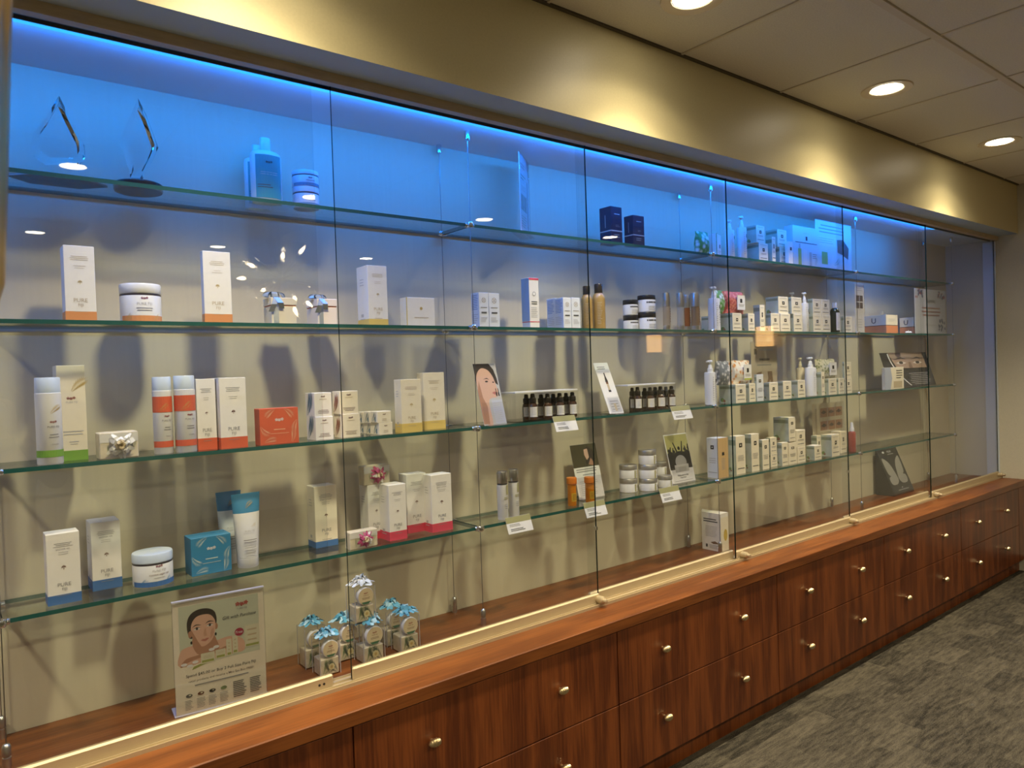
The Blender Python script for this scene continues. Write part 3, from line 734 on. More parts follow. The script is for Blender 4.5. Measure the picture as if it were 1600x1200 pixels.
c4 = cr('second shelf middle stack, lower one in the centre', 2, None, 1220, 1235, 490, Y=-.15, dep=.05, side=False)
c5 = cr('second shelf middle stack, lower one beside the front pump', 2, 1235.5, 1240.5, 1254, 490.5, Y=-.15)
cr('second shelf middle stack, upper wide one', 2, 1197, 1216.5, 1232, 463.5, Y=-.145, base=c3['top'])
cr('second shelf middle stack, upper one beside the pump heads', 2, 1232.5, 1237, 1253, 464.5, Y=-.148, base=c5['top'])
pump('white pump bottle on second shelf, behind the middle stack', 2, 1231, 1247, 457, Y=-.052)
pump('slim white pump bottle on second shelf, beside the four stacked cartons', 2, 1251.5, 1264.5, 457, Y=-.158, flat=.7)
c6 = cr('block of four, lower one nearer the pump', 2, 1262, 1271, 1284, 492, Y=-.148)
c7 = cr('block of four, lower one nearer the dark bottle', 2, None, 1284.8, 1298, 492.5, Y=-.148, dep=.05, side=False)
cr('block of four, upper one nearer the pump', 2, 1262.5, 1270.3, 1283, 467, Y=-.147, base=c6['top'])
cr('block of four, upper one nearer the dark bottle', 2, None, 1283.8, 1296.6, 468, Y=-.147, base=c7['top'], dep=.05, side=False)
DRK = mat('dark_green_bottle', (.02, .035, .022), .2)
def drk_print(s, w, h): s.strip(-w*.40, w*.62, h*.08, h*.66, P_PAPER, 10); s.rect(w*.06, w*.24, h*.44, h*.56, I_BLACK); s.lines(-w*.3, w*.3, h*.14, h*.36, 5, I_LGREY, .35, .3)
bottle('dark green bottle with white cap and label on second shelf', 2, 1297.5, 1312.5, 473, [('body', DRK, [(.9, 0), (1, .02), (1, .70), (.85, .78), (.45, .83)]), ('cap', P_PLAST, [(.5, .80), (.52, .81), (.52, .98), (.46, 1)])], drk_print, Y=-.148)
cr('lone small one on second shelf beside the dark bottle', 2, 1314, 1319, 1331.5, 494.5, Y=-.148)

def cell_mat(name, c1, c2, scale):
    if name in MATS: return MATS[name]
    m = bpy.data.materials.new(name); m.use_nodes = True; nt = m.node_tree; b = nt.nodes['Principled BSDF']; b.inputs['Roughness'].default_value = .5
    tc = nt.nodes.new('ShaderNodeTexCoord'); v = nt.nodes.new('ShaderNodeTexVoronoi'); v.inputs['Scale'].default_value = scale
    n = nt.nodes.new('ShaderNodeTexNoise'); n.inputs['Scale'].default_value = scale*.45; nt.links.new(tc.outputs['Object'], n.inputs['Vector'])
    nt.links.new(tc.outputs['Object'], v.inputs['Vector']); r = nt.nodes.new('ShaderNodeValToRGB'); r.color_ramp.elements[0].position = .25; r.color_ramp.elements[1].position = .65
    r.color_ramp.elements[0].color = (*c2, 1); r.color_ramp.elements[1].color = (*c1, 1)
    a = nt.nodes.new('ShaderNodeMath'); a.operation = 'MULTIPLY_ADD'; a.inputs[1].default_value = .6; nt.links.new(n.outputs['Fac'], a.inputs[0])
    sb = nt.nodes.new('ShaderNodeMath'); sb.operation = 'SUBTRACT'; sb.inputs[1].default_value = .22; nt.links.new(v.outputs['Distance'], sb.inputs[0]); nt.links.new(sb.outputs[0], a.inputs[2])
    nt.links.new(a.outputs[0], r.inputs[0]); nt.links.new(r.outputs[0], b.inputs['Base Color']); MATS[name] = m; return m
def pouch(label, sh, uL, uR, vT, cols, base, Y=-.135, depth=.05, card=True, zig=False):
    """soft printed gift pouch standing on cartons"""
    x, y, z, w, d, h = place(sh, uL, uR, vT, Y, base=base, dep=depth)
    o = empty('printed_pouch', (x, y+d/2, z)); b = MB(); nx, nz = 10, 7
    m = cell_mat('pouch_'+label[:18].replace(' ', '_'), cols[0], cols[1], cols[2]*3.2)
    def pt(i, j, s):
        u, t = i/nx*2-1, j/nz; bulge = (1-u**4)**.5*(math.sin(math.pi*min(1, t*.85+.12)))*.5 if abs(u) < 1 else 0
        return (u*w/2*(1-.05*math.sin(math.pi*t)), s*d*bulge*.95, t*h*(1-.012*math.cos(u*6)*t))
    for s in (-1, 1):
        for i in range(nx):
            for j in range(nz):
                q = [pt(i, j, s), pt(i+1, j, s), pt(i+1, j+1, s), pt(i, j+1, s)]
                b.face(q if s < 0 else q[::-1], m)
    b.build('bag', o, 60)
    if card:
        MB().box(-w*.02, w*.34, -d*.54, -d*.50, h*.16, h*.82, P_PAPER).build('label_card', o)
        s = Sheet(); s.rect(w*.11, w*.21, h*.48, h*.66, I_BLACK); s.lines(w*.03, w*.3, h*.30, h*.42, 2, I_GREY, .4, .3, 1)
        if zig: s.rect(-w*.02, w*.34, h*.16, h*.23, ink('lime', (.45, .50, .05)))
        s.to(lambda X, Z, e: (X, -d*.54-e, Z), 'label_printing', o)
    tag(o, label, 'pouch', 'printed gift pouches'); return o
pouch('pink berry printed pouch with white label on second shelf', 2, 1136, 1169, 455, ((.42, .07, .06), (.66, .26, .20), 26), c1['top']+.001, Y=-.13)
pouch('green and white printed pouch peeping past the pump bottle', 2, 1121, 1137, 453, ((.10, .30, .06), (.72, .75, .78), 16), c1['top']+.001, Y=-.118, card=False, depth=.04)

def holder(label, sh, corners, sheet_fn, Y=None, tilt=0., base_d=.05, name='acrylic_sign', paper=None, cat='sign', group=None, foot=True, pocket=0., z0=.004, thick=.0018, rz=0., clear=True):
    """corners: uL, uR (base), vT ; tilt: how far the top leans back (m)"""
    uL, uR, vT = corners; x0, x1 = xa(uL, Y, ZS[sh]), xa(uR, Y, ZS[sh])
    xm = (x0+x1)/2; top = za(vT, xm, Y+tilt); H = top-ZS[sh]; w = (x1-x0)/math.cos(rz); L = math.hypot(H, tilt); sa, ca = tilt/L, H/L
    o = empty(name, (xm, Y, ZS[sh]), rz)
    def mp(x, t, e): return (x, t*sa-e*ca, t*ca+e*sa+z0*0)
    def slab(x0_, x1_, t0, t1, e0, e1, m, part):
        b = MB(); b.box(x0_, x1_, 0, 1, t0, t1, m); b.v = [mp(v[0], v[2], e1+(e0-e1)*v[1]) for v in b.v]; return b.build(part, o)
    paper = paper or P_PAPER
    slab(-w/2, w/2, 0.002, L, -.0006, .0006, paper, 'sheet')
    if clear: slab(-w/2-.001, w/2+.001, 0.001, L+.001, .0022, .0038, m_acr, 'clear_front')
    if foot: MB().box(-w/2-.001, w/2+.001, min(-.018, -base_d*.35), base_d*.65, 0, .003, m_acr).build('foot', o)
    if pocket:
        slab(-w/2-.003, w/2+.003, 0.001, L*pocket, .012, .0136, m_acr, 'pocket')
    s = Sheet(); sheet_fn(s, w, L); s.to(lambda x, t, e: mp(x, t, e+.0006), 'printing', o, eps=.00002, base=.0001)
    tag(o, label, cat, group); return o

def photos4(s, w, h):
    for i in (0, 1):
        for j in (0, 1): s.rect(-w*.38+i*w*.40, -w*.04+i*w*.40, h*.50+j*h*.14, h*.62+j*h*.14, ink('photo_brown', (.13, .10, .09)))
    s.lines(-w*.3, w*.3, h*.84, h*.92, 2, I_LGREY, .35, .2, 1); s.lines(-w*.2, w*.3, h*.1, h*.3, 4, I_LGREY, .3, .3)
holder('narrow acrylic sign with four small photos on second shelf', 2, (1337, 1351, 443), photos4, Y=-.12, base_d=.06)
def upbox(label, uS, uL, uR, vT, Y):
    def fr(s, w, h): s.rect(-w/2, w/2, h*.42, h*.45, I_BLACK); s.lines(-w*.3, w*.3, h*.62, h*.8, 3, I_LGREY, .3, .3)
    def sd(s, d, h): s.rect(-d/2, d/2, h*.42, h*.45, I_BLACK); s.text('U', -d*.05, h*.70, h*.28, C_NAVY, None, .01)
    return carton(label, 'carton', 2, uL, uR, vT, fr, uS=uS, Y=Y, side=sd, band=mat('peach_band', (.72, .27, .13), .5), band_h=.42, m=P_IVORY, group='white and peach cartons')
u1 = upbox('long white and peach carton, fully visible, on second shelf', 1350, 1385, 1403, 492, -.150)
u2 = upbox('white and peach carton half hidden behind the flower bordered sign', 1406, 1428, 1447, 496, -.125)
cw = MB(); R = random.Random(4)
for k in range(16):
    a = R.random()*6.28; p = Vector((R.uniform(-.02, .02), R.uniform(-.012, .012), R.uniform(0, .012))); L = R.uniform(.012, .026)
    cw.face([p, p+Vector((L*math.cos(a), .006, L*.4)), p+Vector((L*.6*math.cos(a+.7), -.004, L))], m_acr)
co = cw.build('clear_wrap'); co.location = (u1.location.x+.02, u1.location.y, u1['top']+.001); tag(co, 'crumpled clear wrapper lying on the white and peach carton', 'wrapper')
# white ribboned packet lying in front
pk = MB(); 
for k in range(8):
    a = k*.785; pk.lathe([(.004, 0), (.013, .004), (.011, .010), (.003, .013)], mat('white_satin', (.75, .76, .82), .3), 10, cx=.022*math.cos(a), cy=.006*math.sin(a), sy=.6)
pk.lathe([(.006, .004), (.008, .010), (.004, .016)], mat('steel_bead', (.6, .6, .6), .15, metal=1.), 10)
po = pk.build('ribbon_bow', smooth=50); xx = xa(1420, -.160, Z2); po.location = (xx, -.158, Z2); tag(po, 'flat white satin bow lying before the white and peach cartons', 'bow')
def upsign(s, w, h):
    pk_, bl = ink('sign_pink', (.45, .10, .14)), ink('sign_blue', (.05, .09, .25)); R = random.Random(2)
    for cx, cz in ((-.36, .93), (.36, .93), (.36, .10)):
        for k in range(16): s.disc(w*(cx+R.uniform(-.11, .11)), h*(cz+R.uniform(-.12, .04 if cz > .5 else .14)+(.0 if cz > .5 else .08)), w*R.uniform(.012, .028), pk_ if R.random() < .4 and cz > .5 else bl, 6)
    s.text('Upneeq', w*.02, h*.735, h*.12, I_DGREY, w*.84, .004); s.lines(-w*.3, w*.32, h*.38, h*.62, 3, ink('sign_rose', (.42, .22, .20)), .4, .15, 1); s.lines(-w*.2, w*.2, h*.18, h*.22, 1, I_LGREY, .3, .2, 1)
holder('flower bordered acrylic sign reading Upneeq on second shelf', 2, (1430, 1478, 452.5), upsign, Y=-.148, paper=mat('sign_white', (.70, .73, .80), .5), base_d=.018)

# =================================================================== shelf 1 (top, under the blue light)
CRY = mat('crystal', (.97, .985, 1.0), .0, trans=1.0)
CRY.node_tree.nodes['Principled BSDF'].inputs['IOR'].default_value = 1.45
AWB = mat('award_base', (.02, .022, .028), .12)
def outline(uvs, Y):
    """picture outline -> (x, z) polygon on the plane y = Y"""
    out = []
    for u, v in uvs:
        d = ray(u, v); t = (Y-CY)/d.y; out.append((CX+d.x*t, CZ+d.z*t))
    return out
def award(label, uvs, Y, thick, base):
    P = outline(uvs, Y); xm = sum(p[0] for p in P)/len(P); zb = min(p[1] for p in P)
    o = empty('crystal_award', (xm, Y, Z1)); n = len(P); c = (sum(p[0] for p in P)/n, sum(p[1] for p in P)/n)
    F = [(p[0]-xm, p[1]-Z1) for p in P]; G = [((p[0]-c[0])*.74+c[0]-xm, (p[1]-c[1])*.80+c[1]-Z1) for p in P]
    b = MB(); i = 0; b.v = [(x, -thick/2, z) for x, z in G]+[(x, -thick*.08, z) for x, z in F]+[(x, thick/2, z) for x, z in G]; k = b.mi(CRY)
    b.f.append(tuple(range(n))); b.f.append(tuple(range(3*n-1, 2*n-1, -1))); b.m += [k, k]
    for r_ in (0, 1):
        for a in range(n):
            e = (a+1) % n; b.f.append((r_*n+e, r_*n+a, (r_+1)*n+a, (r_+1)*n+e)); b.m.append(k)
    me = b.build('crystal', o); bm = bmesh.new(); bm.from_mesh(me.data); bmesh.ops.recalc_face_normals(bm, faces=bm.faces); bm.to_mesh(me.data); bm.free()
    base(o); tag(o, label, 'award', 'crystal awards on the top shelf')
def base_slab(o):
    b = MB().lathe([(.098, 0), (.098, .004), (.094, .006)], AWB, 6, sx=1., sy=.55); b.build('base', o)
def base_puck(o):
    b = MB().lathe([(.052, 0), (.054, .003), (.054, .017), (.050, .020)], AWB, 28); b.build('base', o, 40)
award('teardrop shaped clear crystal award on a flat dark base', [(92, 150), (70, 186), (52, 208), (47, 228), (52, 245), (70, 259), (124, 259), (133, 246), (132, 228), (108, 183)], -.095, .050, base_slab)
award('pointed diamond shaped clear crystal award on a round dark base', [(215, 154), (200, 190), (187, 218), (193, 240), (202, 268), (203, 279), (222, 281), (238, 252), (247, 231), (228, 180)], -.085, .042, base_puck)
bigp = [('body', mat('aqua_plastic', (.55, .72, .74), .3), [(.96, 0), (1, .012), (1, .70), (.93, .755), (.72, .785), (.36, .80)]), ('cap', mat('aqua_cap', (.45, .70, .74), .3), [(.33, .80), (.34, .81), (.33, .985), (.30, 1)])]
def big_label(s, w, h):
    s.strip(-w*.46, w*.46, h*.06, h*.71, C_TEAL, 10); s.flowers(0, h*.60, w*.07, I_BLACK); s.lines(-w*.3, w*.3, h*.40, h*.46, 2, I_LGREY, .25, .2, 1)
    s.poly([(-w*.1, h*.22), (w*.42, h*.17), (w*.42, h*.28), (w*.0, h*.29)], ink('violet', (.12, .04, .30))); s.lines(-w*.4, w*.1, h*.20, h*.27, 2, I_DGREY, .4, .2)
bottle('large teal labelled bottle standing in front on top shelf', 1, 393, 442, 216, bigp, big_label, Y=-.148, flat=.6, group='large teal bottles')
bottle('large teal labelled bottle half hidden behind its twin', 1, 383.5, 424, 227, bigp, big_label, Y=-.062, flat=.5, group='large teal bottles')
m_jb = mat('blue_white_jar', (.66, .72, .80), .3)
def pjar(s, w, h): s.strip(-w*.7, w*.7, h*.05, h*.3, ink('ring_blue', (.15, .3, .45)), 12); s.flowers(0, h*.72, w*.05, I_BLACK); s.lines(-w*.2, w*.2, h*.42, h*.55, 1, I_GREY, .3, .2, 1)
ja = jar('stacked jar with pale lid on top shelf, lower one', 1, 458, 499.5, 295, .28, m_jb, P_BLUECAP, pjar, Y=-.145, group='stacked pale jars', neck=C_NAVY)
jar('stacked jar with pale lid on top shelf, upper one', 1, 457, 499, 269, .28, m_jb, P_BLUECAP, pjar, base=ja['top'], axis=ja, group='stacked pale jars', neck=C_NAVY)
def sheet1(s, w, h):
    s.lines(-w*.34, w*.2, h*.83, h*.90, 2, I_DGREY, .5, .3)
    s.lines(-w*.36, w*.26, h*.68, h*.76, 2, I_DGREY, .45, .5); s.lines(-w*.34, w*.2, h*.55, h*.62, 3, I_GREY, .3, .2)
    s.rect(-w*.38, -w*.09, h*.30, h*.50, ink('photo_grey', (.14, .15, .16))); s.rect(-w*.07, w*.2, h*.30, h*.50, ink('photo_grey', (.14, .15, .16)))
    s.lines(-w*.38, w*.18, h*.08, h*.24, 5, I_GREY, .4, .3); s.rect(w*.26, w*.32, h*.02, h*.72, I_DGREY); s.rect(w*.335, w*.38, h*.02, h*.72, I_LGREY)
    s.poly([(w*.25, h*.998), (w*.498, h*.70), (w*.498, h*.998)], ink('corner_grey', (.16, .18, .2)))
holder('tall acrylic brochure stand turned sideways on top shelf', 1, (801, 841, 246), sheet1, Y=-.105, base_d=.05, rz=math.radians(38), paper=mat('sheet_white', (.72, .75, .78), .5))
def navy_front(s, w, h): s.rect(-w/2, w/2, h*.33, h*.36, I_LGREY); s.lines(-w*.2, w*.3, h*.78, h*.82, 1, I_WHITE, .4, .2); s.lines(-w*.25, w*.35, h*.15, h*.27, 2, I_GREY, .4, .3); s.lines(-w*.1, w*.3, h*.45, h*.52, 2, I_GREY, .3, .4)
def navy_side(s, d, h): s.rect(-d/2, d/2, h*.33, h*.36, I_LGREY); s.rect(-d*.03, d*.04, h*.44, h*.78, I_GREY)
carton('taller navy blue carton on top shelf', 'carton', 1, 955.5, 973, 323, navy_front, uS=938, Y=-.148, m=C_NAVY, side=navy_side, group='navy cartons')
carton('shorter navy blue carton on top shelf, crossed by a light reflection', 'carton', 1, 990, 1007.5, 337, navy_front, uS=976, Y=-.158, m=C_NAVY, side=navy_side, group='navy cartons')
pouch('white pouch with green leaf print beside the top shelf clamp', 1, 1093, 1113, 361, ((.07, .28, .06), (.70, .76, .74), 14), Z1, Y=-.145, card=False, depth=.04)
def leafside(s, w, h): s.rect(-w*.5, -w*.34, 0, h, ink('leaf_green', (.10, .30, .06))); s.rect(w*.1, w*.3, h*.4, h*.56, I_DGREY); s.lines(-w*.2, w*.4, h*.15, h*.3, 2, I_LGREY, .4, .3)
carton('white carton with green stripe, leaning by the leaf print pouch', 'carton', 1, 1114, 1131, 366, leafside, uS=None, Y=-.13, dep=.03, rz=.35, group='white top shelf cartons')
pump('white pump bottle on top shelf, shorter one', 1, 1134, 1148.5, 344, Y=-.14)
pump('white pump bottle on top shelf, taller one', 1, 1152, 1167.5, 338, Y=-.15)
d1 = cr('top shelf stack of two by the pumps, lower one', 1, 1167, 1186.5, 1200.5, 380, Y=-.15)
cr('top shelf stack of two by the pumps, upper one', 1, 1167, 1182, 1195, 352.5, Y=-.147, base=d1['top'])
cr('slim one between the two top shelf stacks', 1, 1197, 1207, 1212.5, 370, Y=-.152)
d2 = cr('top shelf stack beside the large printed carton, lower one', 1, 1205, 1219, 1232.5, 387, Y=-.13)
cr('top shelf stack beside the large printed carton, upper one', 1, 1197, 1215, 1229.5, 359, Y=-.13, base=d2['top'])
def bigprint(s, w, h):
    s.lines(-w*.12, w*.1, h*.82, h*.85, 1, I_LGREY, .4, .1); s.rect(-w*.03, w*.04, h*.66, h*.76, I_BLACK); s.lines(-w*.42, w*.44, h*.57, h*.62, 1, I_DGREY, .4, .05)
    s.rect(-w*.32, -w*.2, h*.03, h*.44, ink('serum_lime', (.42, .50, .12))); s.rect(-w*.29, -w*.23, h*.44, h*.56, I_LGREY); s.rect(-w*.12, w*.02, h*.03, h*.42, I_WHITE); s.rect(w*.10, w*.19, h*.03, h*.38, I_LGREY)
    s.lines(w*.22, w*.42, h*.22, h*.36, 3, I_GREY, .35, .3); s.frond(w*.32, h*.06, w*.16, 1.0, ink('leaf_green', (.10, .30, .06)), 4)
carton('large pale printed carton showing a lime serum bottle on top shelf', 'carton', 1, 1240, 1281, 355, bigprint, uS=1226, Y=-.145, m=mat('pale_blue_card', (.68, .74, .76), .5), group='white top shelf cartons')
def slimtube(s, w, h): s.rect(-w*.2, w*.2, h*.60, h*.74, I_BLACK)
carton('slim white leaning carton just before the large printed carton', 'carton', 1, 1233, 1239.5, 377, slimtube, uS=None, Y=-.16, dep=.02, group='white top shelf cartons')
def sheet2(s, w, h):
    s.lines(-w*.42, w*.3, h*.74, h*.94, 3, I_GREY, .35, .2, 1); s.rect(-w*.44, w*.1, h*.50, h*.69, I_WHITE); s.lines(-w*.4, w*.06, h*.54, h*.67, 3, I_LGREY, .3, .3)
    s.poly([(w*.08, h*.66), (w*.26, h*.68), (w*.42, h*.52), (w*.40, h*.28), (w*.24, h*.36), (w*.10, h*.40)], I_DGREY)
    s.rect(-w*.34, -w*.18, h*.13, h*.38, ink('serum_lime', (.42, .50, .12))); s.rect(-w*.08, w*.0, h*.10, h*.34, I_WHITE); s.frond(w*.0, h*.14, w*.16, .3, ink('leaf_green', (.10, .30, .06)), 5)
holder('wide acrylic sign with dark haired figure print on top shelf', 1, (1275, 1331, 348), sheet2, Y=-.11, base_d=.06, paper=mat('sheet_white', (.72, .75, .78), .5), clear=False)

# =================================================================== shelf 3
def roundbottle(label, uL, uR, vT, band, Y, group, top_band=False):
    pf = [('body', P_PLAST, [(.95, 0), (1, .01), (1, .818), (.97, .822)]), ('cap', P_BLUECAP, [(.965, .822), (.975, .83), (.96, .992), (.92, 1)])]
    def pr(s, w, h):
        s.strip(-w*.75, w*.75, h*.085, h*.165, band, 14)
        if top_band:
            s.strip(-w*.75, w*.75, h*.54, h*.745, band, 14); s.frond(-w*.30, h*.56, w*.6, .5, I_GOLD, 8, .4, .28)
        else: s.frond(w*.02, h*.58, w*.55, .9, I_GOLD, 9, -.5, .30)
        s.flowers(w*.12, h*.49, w*.085, I_RED); s.text('PURE FIJI', w*.12, h*.43, h*.030, I_GREY, w*.6)
        s.lines(-w*.06, w*.34, h*.30, h*.36, 2, I_GREY, .3, .25, 1); s.lines(w*.02, w*.3, h*.22, h*.25, 1, I_LGREY, .3, .25, 1)
    return bottle(label, 3, uL, uR, vT, pf, pr, Y=Y, group=group, name='lotion_bottle', n=26)
def green_front(s, w, h):
    s.frond(w*.0, h*.72, w*.75, 1.0, I_GOLD, 10, -.6, .30); s.flowers(-w*.02, h*.655, w*.10, I_RED); s.text('PURE FIJI', 0, h*.61, h*.026, I_LGREY, w*.6)
    s.lines(-w*.36, w*.40, h*.26, h*.32, 2, I_LGREY, .3, .2, 1); s.lines(-w*.15, w*.2, h*.16, h*.21, 2, I_LGREY, .3, .3, 1)
carton('tall ivory carton with green base behind the green banded bottle', 'carton', 3, 93.5, 138, 571, green_front, uS=88, Y=-.105, m=P_IVORY, band=C_GREEN, band_h=.105, group='white spa cartons')
roundbottle('white lotion bottle with green band on third shelf', 58, 100.5, 590, C_GREEN, -.165, 'white lotion bottles')
def raffia(o, cx, cy, cz, R, m1, m2, face='front', n=26, seed=1):
    """rosette of crinkled raffia loops"""
    b = MB(); rn = random.Random(seed); n = int(n*1.5)
    for k in range(n):
        a = k*2.39996+rn.uniform(-.3, .3); q0 = (k+.5)/n; L = R*(.28+.72*q0)*rn.uniform(.8, 1.05); w = R*rn.uniform(.09, .17); m = (m2 if q0 < .25 else m1 if rn.random() < .85 else P_PAPER) if face == 'front' else (m1 if rn.random() < .68 else m2)
        lift = R*(.62-.45*q0)*rn.uniform(.5, 1.1); tw = rn.uniform(-.5, .5); pts = []
        for t in range(4):
            q = t/3; rr = L*(.12+.88*q); aa = a+tw*q*.6
            pts.append((rr*math.cos(aa), rr*math.sin(aa), lift*math.sin(.4+q*2.3)+R*.03*rn.random()))
        for t in range(3):
            (x0, y0, h0), (x1, y1, h1) = pts[t], pts[t+1]; ww0 = w*(.5, .95, 1.0)[t]; ww1 = w*(.95, 1.0, .45)[t]
            ox, oy, oh = -math.sin(a), math.cos(a), tw*.8
            q = [(x0-ox*ww0, y0-oy*ww0, h0-oh*ww0), (x0+ox*ww0, y0+oy*ww0, h0+oh*ww0), (x1+ox*ww1, y1+oy*ww1, h1+oh*ww1), (x1-ox*ww1, y1-oy*ww1, h1-oh*ww1)]
            if face == 'front': q = [(cx+x, cy-max(h, 0), cz+y) for x, y, h in q]
            else: q = [(cx+x, cy+y*.8, cz+max(h, 0)) for x, y, h in q]
            b.face(q, m)
    return b.build('raffia_flower', o, 60)
RAF_W, RAF_W2 = mat('raffia_white', (.80, .78, .70), .5), mat('raffia_straw', (.62, .50, .30), .5)
RAF_P, RAF_P2 = mat('raffia_magenta', (.52, .08, .20), .5), mat('raffia_cream', (.75, .62, .42), .5)
RAF_B, RAF_B2 = mat('raffia_blue', (.10, .36, .52), .5), mat('raffia_pale_blue', (.38, .62, .74), .5)
RAF_I = mat('raffia_ice', (.68, .74, .84), .5)
m_soap = mat('soap_wrap', (.66, .58, .42), .6, noise=.15, scale=40); m_leaf = ink('wrap_leaf', (.22, .30, .14))
def soap(label, sh, uS, uL, uR, vT, fl1, fl2, Y=None, vb=None, base=None, seed=1, dep=None):
    x, y, z, w, d, h = place(sh, uL, uR, vT, Y, vb, base, uS, dep)
    o = empty('wrapped_soap', (x, y+d/2, z)); MB().box(-w/2, w/2, -d/2, d/2, 0, h, m_soap, .002).build('soap_bar', o)
    s = Sheet(); s.rect(-w*.49, w*.49, h*.62, h*.95, mat('wrap_white', (.72, .70, .64), .5)); s.frond(-w*.3, h*.1, w*.3, 1.2, m_leaf, 5); s.frond(w*.3, h*.3, w*.26, 1.0, m_leaf, 5); s.to(on_front(d), 'wrap_printing', o)
    raffia(o, w*.02, -d/2-.002, h*.52, min(w, h)*.58, fl1, fl2, n=34, seed=seed)
    MB().lathe([(.001, 0), (h*.13, .003), (h*.10, .008), (.001, .010)], fl2, 12, axis='y', cx=w*.02, cy=-d/2-.004, cz=h*.52).build('flower_centre', o, 50)
    tag(o, label, 'soap', 'wrapped soaps with raffia flowers'); o['top'] = z+h; return o
soap('wrapped soap with white raffia flower lying on third shelf', 3, None, 156, 217, 675, RAF_W, RAF_W2, Y=-.155, dep=.05, seed=3)
roundbottle('white lotion bottle with coral bands, nearer the camera', 241, 272, 589, C_CORAL, -.148, 'white lotion bottles', True)
roundbottle('white lotion bottle with coral bands, touching the coral carton', 274.5, 308.5, 587, C_CORAL, -.158, 'white lotion bottles', True)
carton('white carton with coral base, half hidden by its neighbour', 'carton', 3, 310, 340, 592, G1, uS=306, Y=-.128, dep=.05, band=C_CORAL, band_h=.16, group='white spa cartons')
carton('white carton with coral base, fully visible on third shelf', 'carton', 3, 346, 387.5, 590, G1, uS=334, Y=-.150, band=C_CORAL, band_h=.155, side=GS, group='white spa cartons')
def frondbox(c_line):
    def f(s, w, h):
        s.flowers(0, h*.68, w*.07, I_BROWN if c_line is I_GOLD else I_WHITE); s.lines(-w*.16, w*.16, h*.38, h*.44, 1, c_line, .4, .1, 1); s.lines(-w*.24, w*.24, h*.28, h*.32, 1, c_line, .3, .1, 1)
        for (x, z, a, cu) in ((-.10, .98, 3.6, .5), (.12, .98, -.5, -.6), (-.48, .52, -1.2, .9), (.47, .66, -2.2, .7), (-.40, .06, .5, -.6), (.30, .03, 1.1, .6)):
            s.frond(w*x, h*z, w*.30, a, c_line, 7, cu, .34)
    return f
I_PEACH = ink('peach', (.85, .48, .30)); I_ICE = ink('ice', (.55, .68, .68))
carton('square coral gift carton with palm frond print', 'gift box', 3, 407, 467.5, 637.5, frondbox(I_PEACH), uS=399, Y=-.155, m=C_CORAL, group='square frond cartons', name='square_carton')
def cube_front(s, w, h): s.flowers(0, h*.84, w*.075, I_BROWN); s.lines(-w*.22, w*.22, h*.70, h*.75, 1, I_TAN, .35, .1, 1); s.lines(-w*.34, w*.34, h*.12, h*.30, 3, I_BROWN, .25, .3, 1)
def cube_side(c):
    def f(s, d, h):
        for k in range(3): s.frond(-d*.35+d*.25*k, h*(.05+.12*k), d*.75, .9+.3*k, c, 7, .5, .4)
    return f
CB, CO = ink('frond_blue', (.08, .18, .28)), ink('frond_red', (.30, .09, .06))
e1 = carton('cube carton with blue frond side, bottom of the nearer stack', 'carton', 3, 494, 521.5, 651, cube_front, uS=480, Y=-.150, m=P_WHITE, side=cube_side(CB), group='stacked cube cartons', name='cube_carton')
carton('cube carton with blue frond side, top of the nearer stack', 'carton', 3, 492, 519, 613.5, cube_front, uS=478, Y=-.148, base=e1['top'], m=P_WHITE, side=cube_side(CB), group='stacked cube cartons', name='cube_carton')
e2 = carton('cube carton with red frond side, bottom of the farther stack', 'carton', 3, 534.5, 563.5, 646.5, cube_front, uS=523, Y=-.150, m=P_CREAM, side=cube_side(CO), group='stacked cube cartons', name='cube_carton')
carton('cube carton with red frond side, top of the farther stack', 'carton', 3, 531.5, 560, 611, cube_front, uS=520, Y=-.148, base=e2['top'], m=P_CREAM, side=cube_side(CO), group='stacked cube cartons', name='cube_carton')
def flat_front(s, w, h): s.flowers(0, h*.74, w*.07, I_BROWN); s.lines(-w*.2, w*.2, h*.15, h*.4, 2, I_TAN, .3, .2, 1)
def flat_side(s, d, h): s.frond(-d*.3, h*.1, d*.7, .7, CB, 6, .3, .4); s.rect(d*.1, d*.25, h*.1, h*.5, CB)
lows = []
for r_, (uL, uR, vT) in enumerate(((592.5, 614, 660), (590, 611.5, 642.5))):
    for k in range(3):
        Yk = -.155+.044*k; 
        if r_ == 0: base = None
        else: base = lows[k]['top']
        x0 = xa(uL, -.155, Z3 if r_ == 0 else base); zz = Z3 if r_ == 0 else base
        ul = uL if k == 0 else 800+FPX*((Vector((x0, Yk, zz))-Vector((CX, CY, CZ))).dot(RT))/((Vector((x0, Yk, zz))-Vector((CX, CY, CZ))).dot(FW))
        ob = carton('flat little carton with frond side, %s row, %s' % ('lower' if r_ == 0 else 'upper', ['front', 'middle', 'rear'][k]), 'carton', 3, ul, ul+(uR-uL)*.99, vT+.4*k, flat_front, Y=Yk, base=base, dep=.042, m=P_IVORY, side=flat_side, group='flat little cartons', name='flat_carton')
        if r_ == 0: lows.append(ob)
carton('pale yellow based carton on third shelf, shorter looking front one', 'carton', 3, 628.5, 660, 592.5, GG, uS=618, Y=-.155, m=P_IVORY, band=C_YELLOW, band_h=.17, side=GS, group='white spa cartons')
carton('pale yellow based carton on third shelf, taller looking one behind', 'carton', 3, 663.5, 696.5, 582, GG, uS=654, Y=-.120, m=P_IVORY, band=C_YELLOW, band_h=.15, side=GS, group='white spa cartons')

